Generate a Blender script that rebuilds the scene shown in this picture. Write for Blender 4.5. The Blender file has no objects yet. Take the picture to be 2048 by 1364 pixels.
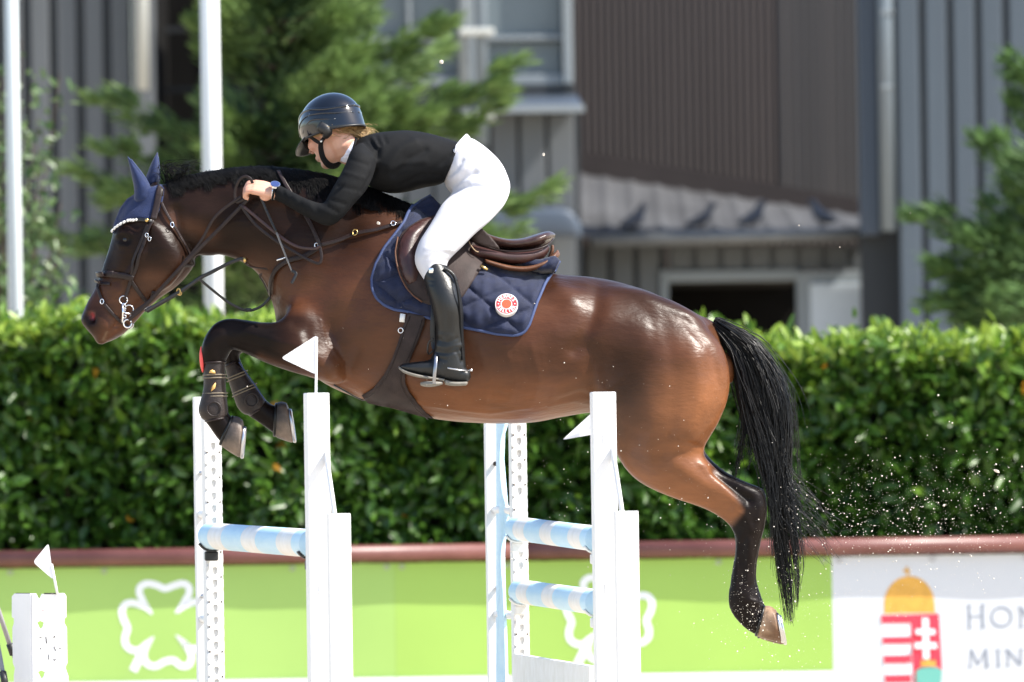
import bpy, math, random
import numpy as np
from mathutils import Vector, Matrix
from mathutils.bvhtree import BVHTree
from mathutils.geometry import delaunay_2d_cdt

rng = np.random.default_rng(11)
random.seed(11)
SC = bpy.context.scene
COL = SC.collection
PI = math.pi

# ------------------------------------------------------------------ camera
CAM = Vector((0.0, -30.0, 1.5))
FPX = 16500.0                      # focal length in photo pixels (photo is 2048 x 1364)
PITCH = math.atan(233.0 / FPX)
ROLL = math.radians(0.85)
_r0 = Vector((1, 0, 0)); _u0 = Vector((0, -math.sin(PITCH), math.cos(PITCH))); FWD = Vector((0, math.cos(PITCH), math.sin(PITCH)))
UPV = _u0 * math.cos(ROLL) + _r0 * math.sin(ROLL)
RGT = _r0 * math.cos(ROLL) - _u0 * math.sin(ROLL)
cam_data = bpy.data.cameras.new('camera')
cam = bpy.data.objects.new('camera', cam_data); COL.objects.link(cam)
cam.matrix_world = Matrix(((RGT.x, UPV.x, -FWD.x, CAM.x), (RGT.y, UPV.y, -FWD.y, CAM.y), (RGT.z, UPV.z, -FWD.z, CAM.z), (0, 0, 0, 1)))
cam_data.sensor_width = 36.0
cam_data.lens = FPX * 36.0 / 2048.0
cam_data.clip_end = 2000.0
cam_data.dof.use_dof = True
cam_data.dof.focus_distance = 29.85
cam_data.dof.aperture_fstop = 4.4
SC.camera = cam

# ------------------------------------------------------------------ sky, sun, exposure
SUN = Vector((0.63, -0.20, 0.75)).normalized()
world = bpy.data.worlds.new('World'); SC.world = world; world.use_nodes = True
wn = world.node_tree.nodes; wl = world.node_tree.links
sky = wn.new('ShaderNodeTexSky'); sky.sky_type = 'NISHITA'; sky.sun_disc = False
sky.sun_elevation = math.asin(SUN.z); sky.sun_rotation = math.atan2(SUN.x, SUN.y)
sky.air_density = 1.0; sky.dust_density = 1.2; sky.ozone_density = 1.0
wn['Background'].inputs['Strength'].default_value = 0.14
wl.new(sky.outputs[0], wn['Background'].inputs['Color'])
sl = bpy.data.lights.new('sun', 'SUN'); sl.energy = 4.6; sl.angle = math.radians(0.53); sl.color = (1.0, 0.95, 0.87)
sun = bpy.data.objects.new('sun', sl); COL.objects.link(sun)
sun.rotation_euler = SUN.to_track_quat('Z', 'Y').to_euler(); sun.location = (10, 5, 20)
SC.view_settings.view_transform = 'Standard'; SC.view_settings.look = 'None'
SC.view_settings.exposure = 1.1; SC.view_settings.gamma = 1.0; SC.view_settings.use_curve_mapping = False

# ------------------------------------------------------------------ helpers
def at(px, py, Y=0.0):
    """the point of the vertical plane y = Y that the photograph shows at pixel (px, py)"""
    d = FWD + RGT * ((px - 1024.0) / FPX) + UPV * ((682.0 - py) / FPX)
    return CAM + d * ((Y - CAM.y) / d.y)

_R = np.array(RGT); _U = np.array(UPV); _F = np.array(FWD); _C = np.array(CAM)
def proj(P):
    d = np.asarray(P) - _C
    w = d @ _F
    return 1024.0 + FPX * (d @ _R) / w, 682.0 - FPX * (d @ _U) / w

def tag(o, label=None, cat=None, group=None, kind=None):
    if label: o['label'] = label
    if cat: o['category'] = cat
    if group: o['group'] = group
    if kind: o['kind'] = kind
    return o

def empty(name, loc=(0, 0, 0), label=None, cat=None, group=None):
    o = bpy.data.objects.new(name, None); COL.objects.link(o); o.location = loc
    o.empty_display_size = 0.1
    return tag(o, label, cat, group)

def mesh_obj(name, V, Fc, m=None, parent=None, smooth=True):
    me = bpy.data.meshes.new(name)
    me.from_pydata([tuple(v) for v in V], [], [tuple(f) for f in Fc])
    if m: me.materials.append(m)
    if smooth: me.polygons.foreach_set('use_smooth', [True] * len(me.polygons))
    me.update()
    return link(name, me, parent)

def link(name, me, parent=None):
    o = bpy.data.objects.new(name, me); COL.objects.link(o)
    if parent is not None:
        o.parent = parent
        o.matrix_parent_inverse = parent_world(parent).inverted()
    return o

def parent_world(o):
    m = Matrix.LocRotScale(o.location, o.rotation_euler, o.scale)
    if o.parent is not None: m = parent_world(o.parent) @ o.matrix_parent_inverse @ m
    return m

def catmull(P, sub):
    """P (n, k) -> smooth rows through all of them"""
    P = np.asarray(P, float); n = len(P); out = []
    for i in range(n - 1):
        p0 = P[max(i - 1, 0)]; p1 = P[i]; p2 = P[i + 1]; p3 = P[min(i + 2, n - 1)]
        for s in range(sub):
            t = s / sub
            out.append(0.5 * (2 * p1 + (p2 - p0) * t + (2 * p0 - 5 * p1 + 4 * p2 - p3) * t * t + (3 * p1 - p0 - 3 * p2 + p3) * t ** 3))
    out.append(P[-1])
    return np.array(out)

class MB:
    def __init__(s): s.v = []; s.f = []
    def add(s, V, Fc):
        o = len(s.v); s.v.extend([tuple(map(float, v)) for v in V]); s.f.extend([tuple(int(i) + o for i in f) for f in Fc]); return s
    def box(s, c, size, ax=None):
        c = Vector(c); X, Y, Z = ax if ax else (Vector((1, 0, 0)), Vector((0, 1, 0)), Vector((0, 0, 1)))
        h = [k / 2 for k in size]
        V = [c + X * (a * h[0]) + Y * (b * h[1]) + Z * (d * h[2]) for a in (-1, 1) for b in (-1, 1) for d in (-1, 1)]
        return s.add(V, [(0, 1, 3, 2), (4, 6, 7, 5), (0, 4, 5, 1), (2, 3, 7, 6), (0, 2, 6, 4), (1, 5, 7, 3)])
    def span(s, lo, hi):
        return s.box([(a + b) / 2 for a, b in zip(lo, hi)], [abs(b - a) for a, b in zip(lo, hi)])
    def rings(s, R, cap=True, closed=True):
        R = [list(r) for r in R]; n = len(R[0]); V = [p for r in R for p in r]; Fc = []
        for i in range(len(R) - 1):
            for j in range(n if closed else n - 1):
                k = (j + 1) % n
                Fc.append((i * n + j, i * n + k, (i + 1) * n + k, (i + 1) * n + j))
        if cap and closed:
            c0 = np.mean(np.array(R[0], float), 0); c1 = np.mean(np.array(R[-1], float), 0)
            V += [c0, c1]; a = len(V) - 2
            for j in range(n):
                k = (j + 1) % n
                Fc.append((a, k, j)); Fc.append((a + 1, (len(R) - 1) * n + j, (len(R) - 1) * n + k))
        return s.add(V, Fc)
    def tube(s, path, r, n=8, sub=0, cap=True, flat=None, side=None):
        """round tube along path; flat = (half width, half thickness) makes a strap whose thin side faces `side`"""
        P = np.array([tuple(p) for p in path], float)
        rr = np.array(r if hasattr(r, '__len__') else [r] * len(P), float)
        if sub: q = catmull(np.hstack([P, rr[:, None]]), sub); P = q[:, :3]; rr = q[:, 3]
        T = np.gradient(P, axis=0); T /= np.linalg.norm(T, axis=1)[:, None] + 1e-9
        ref = np.array([0, 0, 1.0]) if abs(T[0][2]) < .9 else np.array([1.0, 0, 0])
        N = np.cross(T[0], ref); N /= np.linalg.norm(N); R = []
        for i in range(len(P)):
            if side is not None:
                sd = np.array(side[i] if np.ndim(side) == 2 else side, float); N = np.cross(T[i], sd)
            N = N - T[i] * np.dot(N, T[i]); N /= np.linalg.norm(N) + 1e-9
            B = np.cross(T[i], N)
            a, b = flat if flat else (rr[i], rr[i])
            if flat:
                e = 3.2
                R.append([P[i] + N * a * math.copysign(abs(math.cos(2 * PI * j / n)) ** (2 / e), math.cos(2 * PI * j / n)) + B * b * math.copysign(abs(math.sin(2 * PI * j / n)) ** (2 / e), math.sin(2 * PI * j / n)) for j in range(n)])
            else:
                R.append([P[i] + N * a * math.cos(2 * PI * j / n) + B * b * math.sin(2 * PI * j / n) for j in range(n)])
        return s.rings(R, cap)
    def loft(s, secs, sub=5, n=26, e=2.15, dome=True, Y=None):
        """secs: (ax, ay, bx, by, half depth, Y) - both ends of each section in photo pixels"""
        rows = []
        for q in secs:
            yy = q[5] if len(q) > 5 else Y
            rows.append(list(at(q[0], q[1], yy)) + list(at(q[2], q[3], yy)) + [q[4]])
        M = catmull(rows, sub); R = []
        def ring(A, B, hw, k=1.0, off=0):
            c = (A + B) / 2 + off; h = (A - B) / 2 * k; out = []
            for j in range(n):
                t = 2 * PI * j / n; ct, st = math.cos(t), math.sin(t)
                out.append(c + h * math.copysign(abs(ct) ** (2 / e), ct) + np.array([0, 1, 0]) * hw * k * math.copysign(abs(st) ** (2 / e), st))
            return out
        A, B, W = M[:, :3], M[:, 3:6], np.maximum(M[:, 6], .002)
        C = (A + B) / 2
        if dome:
            d = C[0] - C[1]; d /= np.linalg.norm(d) + 1e-9; L = min(W[0], np.linalg.norm(A[0] - B[0]) / 2)
            for k in (.35, .7, .9): R.append(ring(A[0], B[0], W[0], k, d * L * math.sqrt(1 - k * k) * .8))
        for i in range(len(M)): R.append(ring(A[i], B[i], W[i]))
        if dome:
            d = C[-1] - C[-2]; d /= np.linalg.norm(d) + 1e-9; L = min(W[-1], np.linalg.norm(A[-1] - B[-1]) / 2)
            for k in (.9, .7, .35): R.append(ring(A[-1], B[-1], W[-1], k, d * L * math.sqrt(1 - k * k) * .8))
        return s.rings(R)
    def ball(s, c, r, ax=None, nu=16, nv=10):
        X, Y, Z = ax if ax else (Vector((1, 0, 0)), Vector((0, 1, 0)), Vector((0, 0, 1)))
        if not hasattr(r, '__len__'): r = (r, r, r)
        c = Vector(c); R = []
        for i in range(1, nv):
            t = PI * i / nv
            R.append([c + X * (r[0] * math.sin(t) * math.cos(2 * PI * j / nu)) + Y * (r[1] * math.sin(t) * math.sin(2 * PI * j / nu)) + Z * (r[2] * math.cos(t)) for j in range(nu)])
        n0 = len(s.v); s.rings(R)
        s.v[-2] = tuple(c + Z * r[2]); s.v[-1] = tuple(c - Z * r[2])
        return s
    def prism(s, poly, d, n=None):
        """poly: 3-D points of a planar outline, extruded by vector d"""
        P = [Vector(p) for p in poly]; d = Vector(d); m = len(P)
        V = P + [p + d for p in P]
        return s.add(V, [tuple(range(m - 1, -1, -1)), tuple(range(m, 2 * m))] + [(i, (i + 1) % m, m + (i + 1) % m, m + i) for i in range(m)])
    def build(s, name, m=None, parent=None, smooth=True, bevel=0, label=None, cat=None, group=None, kind=None):
        o = mesh_obj(name, s.v, s.f, m, parent, smooth)
        if bevel:
            b = o.modifiers.new('bevel', 'BEVEL'); b.width = bevel; b.segments = 2; b.limit_method = 'ANGLE'; b.harden_normals = False
        return tag(o, label, cat, group, kind)

def evaluated(o):
    dg = bpy.context.evaluated_depsgraph_get(); dg.update()
    return bpy.data.meshes.new_from_object(o.evaluated_get(dg))

def remesh(mb, voxel, smooth_it=6, fac=.5):
    """voxel union of everything in mb; returns verts, faces (numpy / list)"""
    o = mesh_obj('work', mb.v, mb.f)
    r = o.modifiers.new('r', 'REMESH'); r.mode = 'VOXEL'; r.voxel_size = voxel; r.adaptivity = 0
    if smooth_it:
        k = o.modifiers.new('s', 'SMOOTH'); k.factor = fac; k.iterations = smooth_it
    me = evaluated(o)
    V = np.empty(len(me.vertices) * 3); me.vertices.foreach_get('co', V); V = V.reshape(-1, 3)
    Fc = [tuple(p.vertices) for p in me.polygons]
    bpy.data.objects.remove(o); bpy.data.meshes.remove(me)
    return V, Fc

def vnormals(V, Fc):
    q = np.array([f if len(f) == 4 else (f[0], f[1], f[2], f[2]) for f in Fc])
    fn = np.cross(V[q[:, 2]] - V[q[:, 0]], V[q[:, 3]] - V[q[:, 1]])
    N = np.zeros_like(V)
    for k in range(4): np.add.at(N, q[:, k], fn)
    return N / (np.linalg.norm(N, axis=1)[:, None] + 1e-12)

def segdist(px, py, line):
    d = np.full(px.shape, 1e9)
    for (x0, y0), (x1, y1) in zip(line[:-1], line[1:]):
        dx, dy = x1 - x0, y1 - y0; L = dx * dx + dy * dy + 1e-9
        t = np.clip(((px - x0) * dx + (py - y0) * dy) / L, 0, 1)
        d = np.minimum(d, np.hypot(px - x0 - t * dx, py - y0 - t * dy))
    return d

def inpoly(px, py, poly):
    r = np.zeros(px.shape, bool); n = len(poly)
    for i in range(n):
        x0, y0 = poly[i]; x1, y1 = poly[(i + 1) % n]
        c = (y0 > py) != (y1 > py)
        r ^= c & (px < (x1 - x0) * (py - y0) / (y1 - y0 + 1e-12) + x0)
    return r

def vnoise(P, scale, seed=0):
    """cheap smooth noise from summed sines, about -1..1"""
    g = np.random.default_rng(seed); out = np.zeros(len(P))
    for k in range(7):
        d = g.normal(size=3); d /= np.linalg.norm(d)
        out += np.sin(P @ d * scale * g.uniform(.6, 1.7) + g.uniform(0, 6.28))
    return out / 3.2

def set_colors(o, C):
    a = o.data.color_attributes.new('coat', 'FLOAT_COLOR', 'POINT')
    a.data.foreach_set('color', np.hstack([C, np.ones((len(C), 1))]).astype(np.float32).ravel())

def hair_mesh(name, S, r0, r1, m, parent, prof=None):
    """S (strands, k, 3): one three-sided tapering tube each, all in one mesh"""
    S = np.asarray(S, float); n, k, _ = S.shape
    T = np.gradient(S, axis=1); T /= np.linalg.norm(T, axis=2)[..., None] + 1e-9
    ref = rng.normal(size=(n, 1, 3)); N = np.cross(T, np.broadcast_to(ref, S.shape)); N /= np.linalg.norm(N, axis=2)[..., None] + 1e-9
    B = np.cross(T, N); rad = np.linspace(r0, r1, k)[None, :, None]
    V = np.stack([S + rad * (N * math.cos(a) + B * math.sin(a)) for a in (0, 2.094, 4.189)], axis=2).reshape(-1, 3)
    i = np.arange(n)[:, None, None] * k * 3; j = np.arange(k - 1)[None, :, None] * 3; c = np.arange(3)[None, None, :]; d = (c + 1) % 3
    Fc = np.stack([i + j + c, i + j + d, i + j + 3 + d, i + j + 3 + c], axis=-1).reshape(-1, 4)
    return mesh_obj(name, V, Fc.tolist(), m, parent)

def mat(name, col, rough=.5, spec=.5, var=0.0, vscale=6.0, bump=0.0, bscale=60.0, metal=0.0, attr=None, sheen=0.0, transl=0.0, coat=0.0, col2=None, stretch=None, rvar=0.0):
    m = bpy.data.materials.new(name); m.use_nodes = True; nt = m.node_tree; N, L = nt.nodes, nt.links
    b = N['Principled BSDF']; b.inputs['Roughness'].default_value = rough; b.inputs['Specular IOR Level'].default_value = spec
    b.inputs['Metallic'].default_value = metal; b.inputs['Base Color'].default_value = (*col, 1)
    if sheen: b.inputs['Sheen Weight'].default_value = sheen; b.inputs['Sheen Roughness'].default_value = .4
    if coat: b.inputs['Coat Weight'].default_value = coat; b.inputs['Coat Roughness'].default_value = .06
    tc = N.new('ShaderNodeTexCoord'); vec = tc.outputs['Object']
    if stretch:
        mp = N.new('ShaderNodeMapping'); mp.inputs['Scale'].default_value = stretch; L.new(vec, mp.inputs['Vector']); vec = mp.outputs['Vector']
    src = None
    if attr:
        a = N.new('ShaderNodeAttribute'); a.attribute_name = attr; src = a.outputs['Color']
    if var or col2:
        n1 = N.new('ShaderNodeTexNoise'); n1.inputs['Scale'].default_value = vscale; n1.inputs['Detail'].default_value = 6; n1.inputs['Roughness'].default_value = .62
        L.new(vec, n1.inputs['Vector'])
        if attr:
            mr = N.new('ShaderNodeMapRange'); mr.inputs['From Min'].default_value = .3; mr.inputs['From Max'].default_value = .7
            mr.inputs['To Min'].default_value = 1 - var; mr.inputs['To Max'].default_value = 1 + var; L.new(n1.outputs['Fac'], mr.inputs['Value'])
            mx = N.new('ShaderNodeVectorMath'); mx.operation = 'SCALE'; L.new(src, mx.inputs[0]); L.new(mr.outputs[0], mx.inputs['Scale']); src = mx.outputs[0]
        else:
            cr = N.new('ShaderNodeValToRGB'); cr.color_ramp.elements[0].position = .3; cr.color_ramp.elements[1].position = .7
            c2 = col2 if col2 else tuple(c * (1 + var) for c in col); c1 = col if col2 else tuple(c * (1 - var) for c in col)
            cr.color_ramp.elements[0].color = (*c1, 1); cr.color_ramp.elements[1].color = (*c2, 1)
            L.new(n1.outputs['Fac'], cr.inputs['Fac']); src = cr.outputs['Color']
        if rvar:
            m2 = N.new('ShaderNodeMapRange'); m2.inputs['To Min'].default_value = rough - rvar; m2.inputs['To Max'].default_value = rough + rvar
            L.new(n1.outputs['Fac'], m2.inputs['Value']); L.new(m2.outputs[0], b.inputs['Roughness'])
    if src is not None: L.new(src, b.inputs['Base Color'])
    if bump:
        n2 = N.new('ShaderNodeTexNoise'); n2.inputs['Scale'].default_value = bscale; n2.inputs['Detail'].default_value = 4; L.new(vec, n2.inputs['Vector'])
        bp = N.new('ShaderNodeBump'); bp.inputs['Strength'].default_value = bump; bp.inputs['Distance'].default_value = .01
        L.new(n2.outputs['Fac'], bp.inputs['Height']); L.new(bp.outputs[0], b.inputs['Normal'])
    if transl:
        t = N.new('ShaderNodeBsdfTranslucent'); ms = N.new('ShaderNodeMixShader'); ms.inputs[0].default_value = transl
        if src is not None: L.new(src, t.inputs['Color'])
        else: t.inputs['Color'].default_value = (*col, 1)
        L.new(b.outputs[0], ms.inputs[1]); L.new(t.outputs[0], ms.inputs[2]); L.new(ms.outputs[0], N['Material Output'].inputs['Surface'])
    return m

M = {}
M['sand'] = mat('sand', (.50, .43, .33), .95, .2, var=.25, vscale=3, bump=.6, bscale=25)
g = MB(); g.add([(-400, -200, 0), (400, -200, 0), (400, 900, 0), (-400, 900, 0)], [(0, 1, 2, 3)])
tag(g.build('arena_ground', M['sand'], smooth=False), 'pale raked sand of the riding arena', kind='structure')
# ================================================================== the horse
M['coat'] = mat('coat', (.1, .05, .03), .385, .5, attr='coat', var=.24, vscale=11, bump=.20, bscale=75, stretch=(.35, 1, 1), rvar=.12)
_nt = M['coat'].node_tree; _at = [n for n in _nt.nodes if n.type == 'ATTRIBUTE'][0]; _mr = _nt.nodes.new('ShaderNodeMapRange')
_mr.inputs['From Min'].default_value = .004; _mr.inputs['From Max'].default_value = .035; _mr.inputs['To Min'].default_value = .10; _mr.inputs['To Max'].default_value = .27
_nt.links.new(_at.outputs['Fac'], _mr.inputs['Value']); _nt.links.new(_mr.outputs[0], _nt.nodes['Principled BSDF'].inputs['Specular IOR Level'])   # black hair shines less than brown
M['mane_hair'] = mat('mane_hair', (.0045, .0042, .0042), .55, .14)
M['hair'] = mat('hair', (.005, .0047, .0047), .38, .35)
M['hoof'] = mat('hoof', (.10, .085, .075), .5, .4, attr='coat', var=.3, vscale=30, bump=.3, bscale=60)
M['hoof_pale'] = mat('hoof_pale', (.40, .28, .18), .5, .4, attr='coat', var=.3, vscale=22, bump=.3, bscale=60)
M['eye'] = mat('eye', (.004, .003, .003), .06, .6)

hb = MB()
# trunk, chest to buttock
hb.loft([(700, 372, 560, 668, .105, 0), (765, 392, 585, 715, .165, 0), (825, 413, 650, 768, .205, 0), (890, 446, 745, 806, .24, 0), (945, 486, 855, 834, .265, 0),
         (1005, 520, 950, 846, .285, 0), (1065, 541, 1035, 847, .295, 0), (1120, 549, 1105, 838, .29, 0), (1180, 554, 1175, 826, .275, 0), (1240, 565, 1232, 826, .265, 0),
         (1300, 583, 1295, 830, .255, 0), (1350, 605, 1348, 830, .225, 0), (1400, 632, 1402, 820, .17, 0), (1432, 662, 1438, 800, .11, 0), (1448, 700, 1452, 770, .05, 0)], n=36)
# neck
hb.loft([(318, 372, 378, 505, .066, 0), (372, 355, 412, 512, .070, 0), (440, 343, 447, 510, .074, 0), (508, 337, 492, 528, .083, 0), (580, 342, 524, 560, .098, 0),
         (650, 354, 544, 606, .123, 0), (720, 374, 556, 655, .15, 0)], n=32)
# head
hb.loft([(300, 374, 362, 440, .062, 0), (268, 389, 386, 494, .074, 0), (245, 418, 389, 524, .086, 0), (230, 455, 376, 548, .092, 0), (221, 488, 352, 573, .086, 0), (211, 518, 322, 594, .074, 0),
         (201, 549, 297, 616, .063, 0), (188, 580, 278, 636, .056, 0), (174, 606, 264, 652, .054, 0), (164, 628, 252, 664, .056, 0), (162, 643, 240, 673, .055, 0), (174, 660, 224, 681, .044, 0), (188, 676, 210, 684, .026, 0)], n=30)
hb.loft([(286, 440, 350, 480, .035, -.065), (290, 470, 372, 520, .04, -.064), (284, 510, 350, 562, .034, -.060), (278, 545, 312, 590, .022, -.05)], n=16)
hb.loft([(286, 440, 350, 480, .035, .065), (290, 470, 372, 520, .04, .064), (284, 510, 350, 562, .034, .060), (278, 545, 312, 590, .022, .05)], n=16)
for s in (-1, 1):
    # hip and thigh, gaskin, hock, cannon, fetlock, pastern
    y = s * .135
    dx, dy = (0, 0) if s < 0 else (3, -4)
    def H(*q): return (q[0] + dx, q[1] + dy, q[2] + dx, q[3] + dy, q[4], q[5])
    hb.loft([(1205, 585, 1420, 660, .085, s * .12), (1192, 660, 1448, 700, .115, s * .135), (1194, 745, 1460, 750, .13, y), (1204, 820, 1455, 800, .13, y), (1219, 872, 1434, 850, .12, y), (1233, 908, 1409, 893, .10, y * .98),
             H(1262, 950, 1409, 912, .085, y * .95), *([H(1302, 978, 1424, 928, .07, y * .9), H(1354, 999, 1450, 948, .056, y * .85), H(1408, 1018, 1488, 966, .047, y * .8), H(1448, 1043, 1524, 982, .043, y * .78), H(1464, 1060, 1532, 1012, .043, y * .76)] if s > 0 else
             [(1302, 978, 1422, 929, .07, y * .92), (1354, 999, 1448, 950, .056, y * .9), (1408, 1018, 1486, 966, .046, y * .88), (1446, 1041, 1522, 981, .040, y * .84), (1464, 1060, 1532, 1010, .041, y * .8)]), H(1469, 1082, 1528, 1052, .041, y * .75), H(1469, 1104, 1517, 1096, .034, y * .75), H(1464, 1138, 1511, 1136, .029, y * .75), H(1459, 1172, 1512, 1168, .033, y * .75),
             H(1456, 1200, 1521, 1196, .038, y * .75), H(1463, 1226, 1527, 1212, .036, y * .75), H(1484, 1253, 1528, 1214, .033, y * .75), H(1510, 1270, 1530, 1216, .036, y * .75)], n=24, e=2.0)
# forelegs: near (left) fore, then far fore
hb.loft([(590, 600, 700, 745, .07, -.12), (560, 640, 676, 769, .095, -.135), (530, 645, 606, 750, .08, -.13), (492, 640, 548, 731, .066, -.125), (456, 637, 503, 712, .056, -.12), (430, 646, 474, 701, .052, -.12),
         (411, 670, 464, 700, .05, -.12), (403, 695, 459, 709, .047, -.12), (403, 716, 452, 722, .04, -.12), (408, 745, 446, 745, .03, -.12), (410, 780, 446, 782, .03, -.12), (403, 812, 450, 812, .036, -.12),
         (404, 832, 455, 822, .038, -.12), (416, 848, 460, 830, .034, -.12), (434, 874, 463, 836, .036, -.12), (444, 886, 466, 838, .036, -.12)], n=24, e=2.0)
hb.loft([(590, 610, 700, 745, .07, .12), (562, 648, 676, 767, .095, .135), (532, 655, 606, 746, .08, .13), (500, 652, 548, 727, .066, .125), (472, 652, 510, 708, .056, .12), (452, 664, 490, 704, .052, .12),
         (440, 684, 482, 706, .048, .12), (444, 708, 478, 712, .042, .12), (452, 740, 484, 728, .032, .12), (466, 776, 498, 758, .03, .12), (478, 808, 520, 785, .036, .12), (490, 826, 530, 798, .038, .12),
         (512, 842, 541, 808, .034, .12), (538, 860, 550, 810, .036, .12), (550, 869, 554, 812, .036, .12)], n=24, e=2.0)
# ears (inside the bonnet) and dock of the tail
for s, pts in ((-1, [(274, 396, 304, 382), (268, 368, 291, 360), (262, 340, 274, 335), (257, 322, 260, 320)]), (1, [(288, 380, 318, 372), (295, 352, 317, 350), (303, 330, 317, 326), (311, 314, 314, 311)])):
    hb.loft([(a, b, c, d, w, s * .045) for (a, b, c, d), w in zip(pts, (.022, .02, .013, .005))], n=14)
hb.loft([(1405, 632, 1425, 668, .03, 0), (1440, 650, 1445, 672, .026, 0), (1468, 668, 1466, 688, .018, 0), (1490, 692, 1483, 704, .01, 0)], n=14)
HV, HF = remesh(hb, .0085, 7, .5)
def relax(V, Fc, w, it):
    q = np.array([f if len(f) == 4 else (f[0], f[1], f[2], f[2]) for f in Fc]); E = np.vstack([q[:, [0, 1]], q[:, [1, 2]], q[:, [2, 3]], q[:, [3, 0]]]); E = np.vstack([E, E[:, ::-1]])
    deg = np.bincount(E[:, 0], minlength=len(V))[:, None] + 1e-9
    for _ in range(it):
        A = np.column_stack([np.bincount(E[:, 0], V[E[:, 1], k], len(V)) for k in range(3)]) / deg; V = V + (A - V) * w[:, None] * .6
    return V
_px, _py = proj(HV)
_w = np.exp(-(((_px - 680) / 130) ** 4 + ((_py - 520) / 110) ** 4)) + .8 * np.exp(-(((_px - 1210) / 60) ** 4 + ((_py - 660) / 90) ** 4)) + .7 * np.exp(-(((_px - 385) / 50) ** 4 + ((_py - 440) / 60) ** 4))
HV = relax(HV, HF, np.clip(_w, 0, 1), 70)

# ---- modelling of the surface: hollows, ridges and muscle edges, the same on both sides
HN = vnormals(HV, HF)
mir = HV.copy(); mir[:, 1] = -np.abs(mir[:, 1]); PX, PY = proj(mir)
sidew = np.clip(np.abs(HN[:, 1]) * 1.6 - .1, 0, 1)
D = np.zeros(len(HV))
def dent(line, r, amt):
    global D
    D += amt * np.exp(-(segdist(PX, PY, line if len(line) > 1 else [line[0], (line[0][0] + .1, line[0][1])]) / r) ** 2) * sidew
dent([(1118, 578), (1140, 600)], 26, .016)                                 # point of hip
dent([(1196, 566), (1192, 620), (1172, 668), (1150, 700)], 16, -.012)
dent([(1235, 640), (1290, 700)], 60, .012)
dent([(1330, 650), (1345, 740), (1340, 830), (1322, 900)], 26, -.006)      # between thigh muscles
dent([(1390, 720), (1400, 800), (1380, 860)], 26, .010)
dent([(1180, 700), (1196, 790), (1220, 850)], 18, -.012)                   # flank fold
dent([(1330, 915), (1400, 905)], 18, -.008)
dent([(1352, 930), (1440, 985), (1480, 1015)], 16, .007)
dent([(1428, 942), (1468, 976), (1498, 1000)], 9, -.016); dent([(1404, 930), (1440, 966), (1478, 1008)], 8, .006)                  # hollow before the hock tendon
dent([(1468, 1020), (1492, 1036), (1505, 1062)], 6, .005)
dent([(1522, 1010), (1512, 1060)], 5, .004)
dent([(1482, 1085), (1480, 1165)], 4, -.004); dent([(1497, 1085), (1496, 1165)], 4, .003)
dent([(590, 648), (612, 658), (620, 690)], 12, -.008)                       # fold above the forearm
dent([(716, 700), (697, 740), (672, 764)], 13, -.008)                       # elbow
dent([(640, 700), (660, 730)], 26, .004)
dent([(735, 560), (690, 640), (640, 690)], 22, -.008)                      # shoulder blade edge
dent([(640, 560), (600, 620)], 40, .006)
dent([(470, 520), (520, 545), (548, 590)], 14, -.007)                      # jugular groove
dent([(400, 430), (480, 450), (580, 480)], 22, .008); dent([(390, 470), (470, 492), (540, 530)], 12, -.005)
dent([(352, 420), (362, 470), (388, 505)], 10, -.012)                      # behind the jaw
dent([(285, 505), (262, 540), (245, 562)], 6, .006)                        # facial crest
dent([(262, 520), (238, 562)], 10, -.006)
dent([(236, 470), (246, 464), (262, 468)], 5, .007); dent([(240, 488), (256, 492)], 5, .004)   # brow and lid
dent([(251, 480)], 6, -.008)
dent([(262, 440), (270, 452)], 9, -.007)
dent([(330, 500), (345, 530)], 24, .006)
dent([(176, 622), (190, 622), (191, 645), (180, 652)], 5, .005)            # nostril rim
dent([(183, 632), (185, 642)], 6.5, -.022)
dent([(205, 684), (216, 666), (232, 650), (242, 640)], 3.5, -.006)         # mouth
dent([(206, 640), (222, 660)], 12, .004)
dent([(440, 700), (455, 690)], 10, -.004); dent([(415, 690), (440, 670)], 14, .005)
dent([(500, 660), (560, 690), (610, 700)], 14, .006); dent([(480, 690), (540, 705), (600, 725)], 7, -.005)
for k in range(9):                                                         # faint ribs
    dent([(880 + 26 * k, 690), (905 + 25 * k, 760), (900 + 24 * k, 800)], 6, .0022 if k % 2 else -.001)
dent([(760, 770), (850, 812), (980, 826), (1060, 815)], 3.5, .004)         # belly vein
for _ln, _r, _a in (([(880, 770), (920, 782), (965, 776), (1010, 790), (1060, 786)], 2.4, .0026), ([(965, 776), (985, 752), (1020, 742)], 2.2, .002), ([(1250, 900), (1290, 930), (1340, 945), (1390, 975), (1430, 1000)], 2.6, .003), ([(300, 540), (318, 560), (330, 585)], 2.2, .0025), ([(262, 500), (268, 530), (258, 552), (246, 575)], 1.8, .0022),
                    ([(640, 640), (655, 690), (690, 730), (735, 745)], 2.4, .0022), ([(500, 668), (540, 676), (590, 690)], 2.4, .003), ([(520, 690), (560, 700), (600, 716)], 2.2, .0025), ([(1120, 800), (1160, 786), (1200, 800)], 5, -.004), ([(1100, 812), (1150, 800), (1190, 812)], 4, .003),
                    ([(1500, 1075), (1503, 1120), (1504, 1165)], 3, .0035), ([(1478, 1075), (1474, 1130), (1470, 1180)], 4, .003), ([(1488, 1075), (1488, 1165)], 3, -.0035), ([(1480, 1205), (1498, 1235)], 5, -.003), ([(1500, 1200), (1516, 1206)], 5, .005), ([(1340, 870), (1375, 885), (1405, 895)], 4, -.006), ([(1370, 640), (1420, 700), (1440, 770)], 9, -.004)): dent(_ln, _r, _a)
D += .0016 * vnoise(HV, 22, 3) + .0009 * vnoise(HV, 70, 4)
HV = HV + HN * D[:, None]

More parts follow.
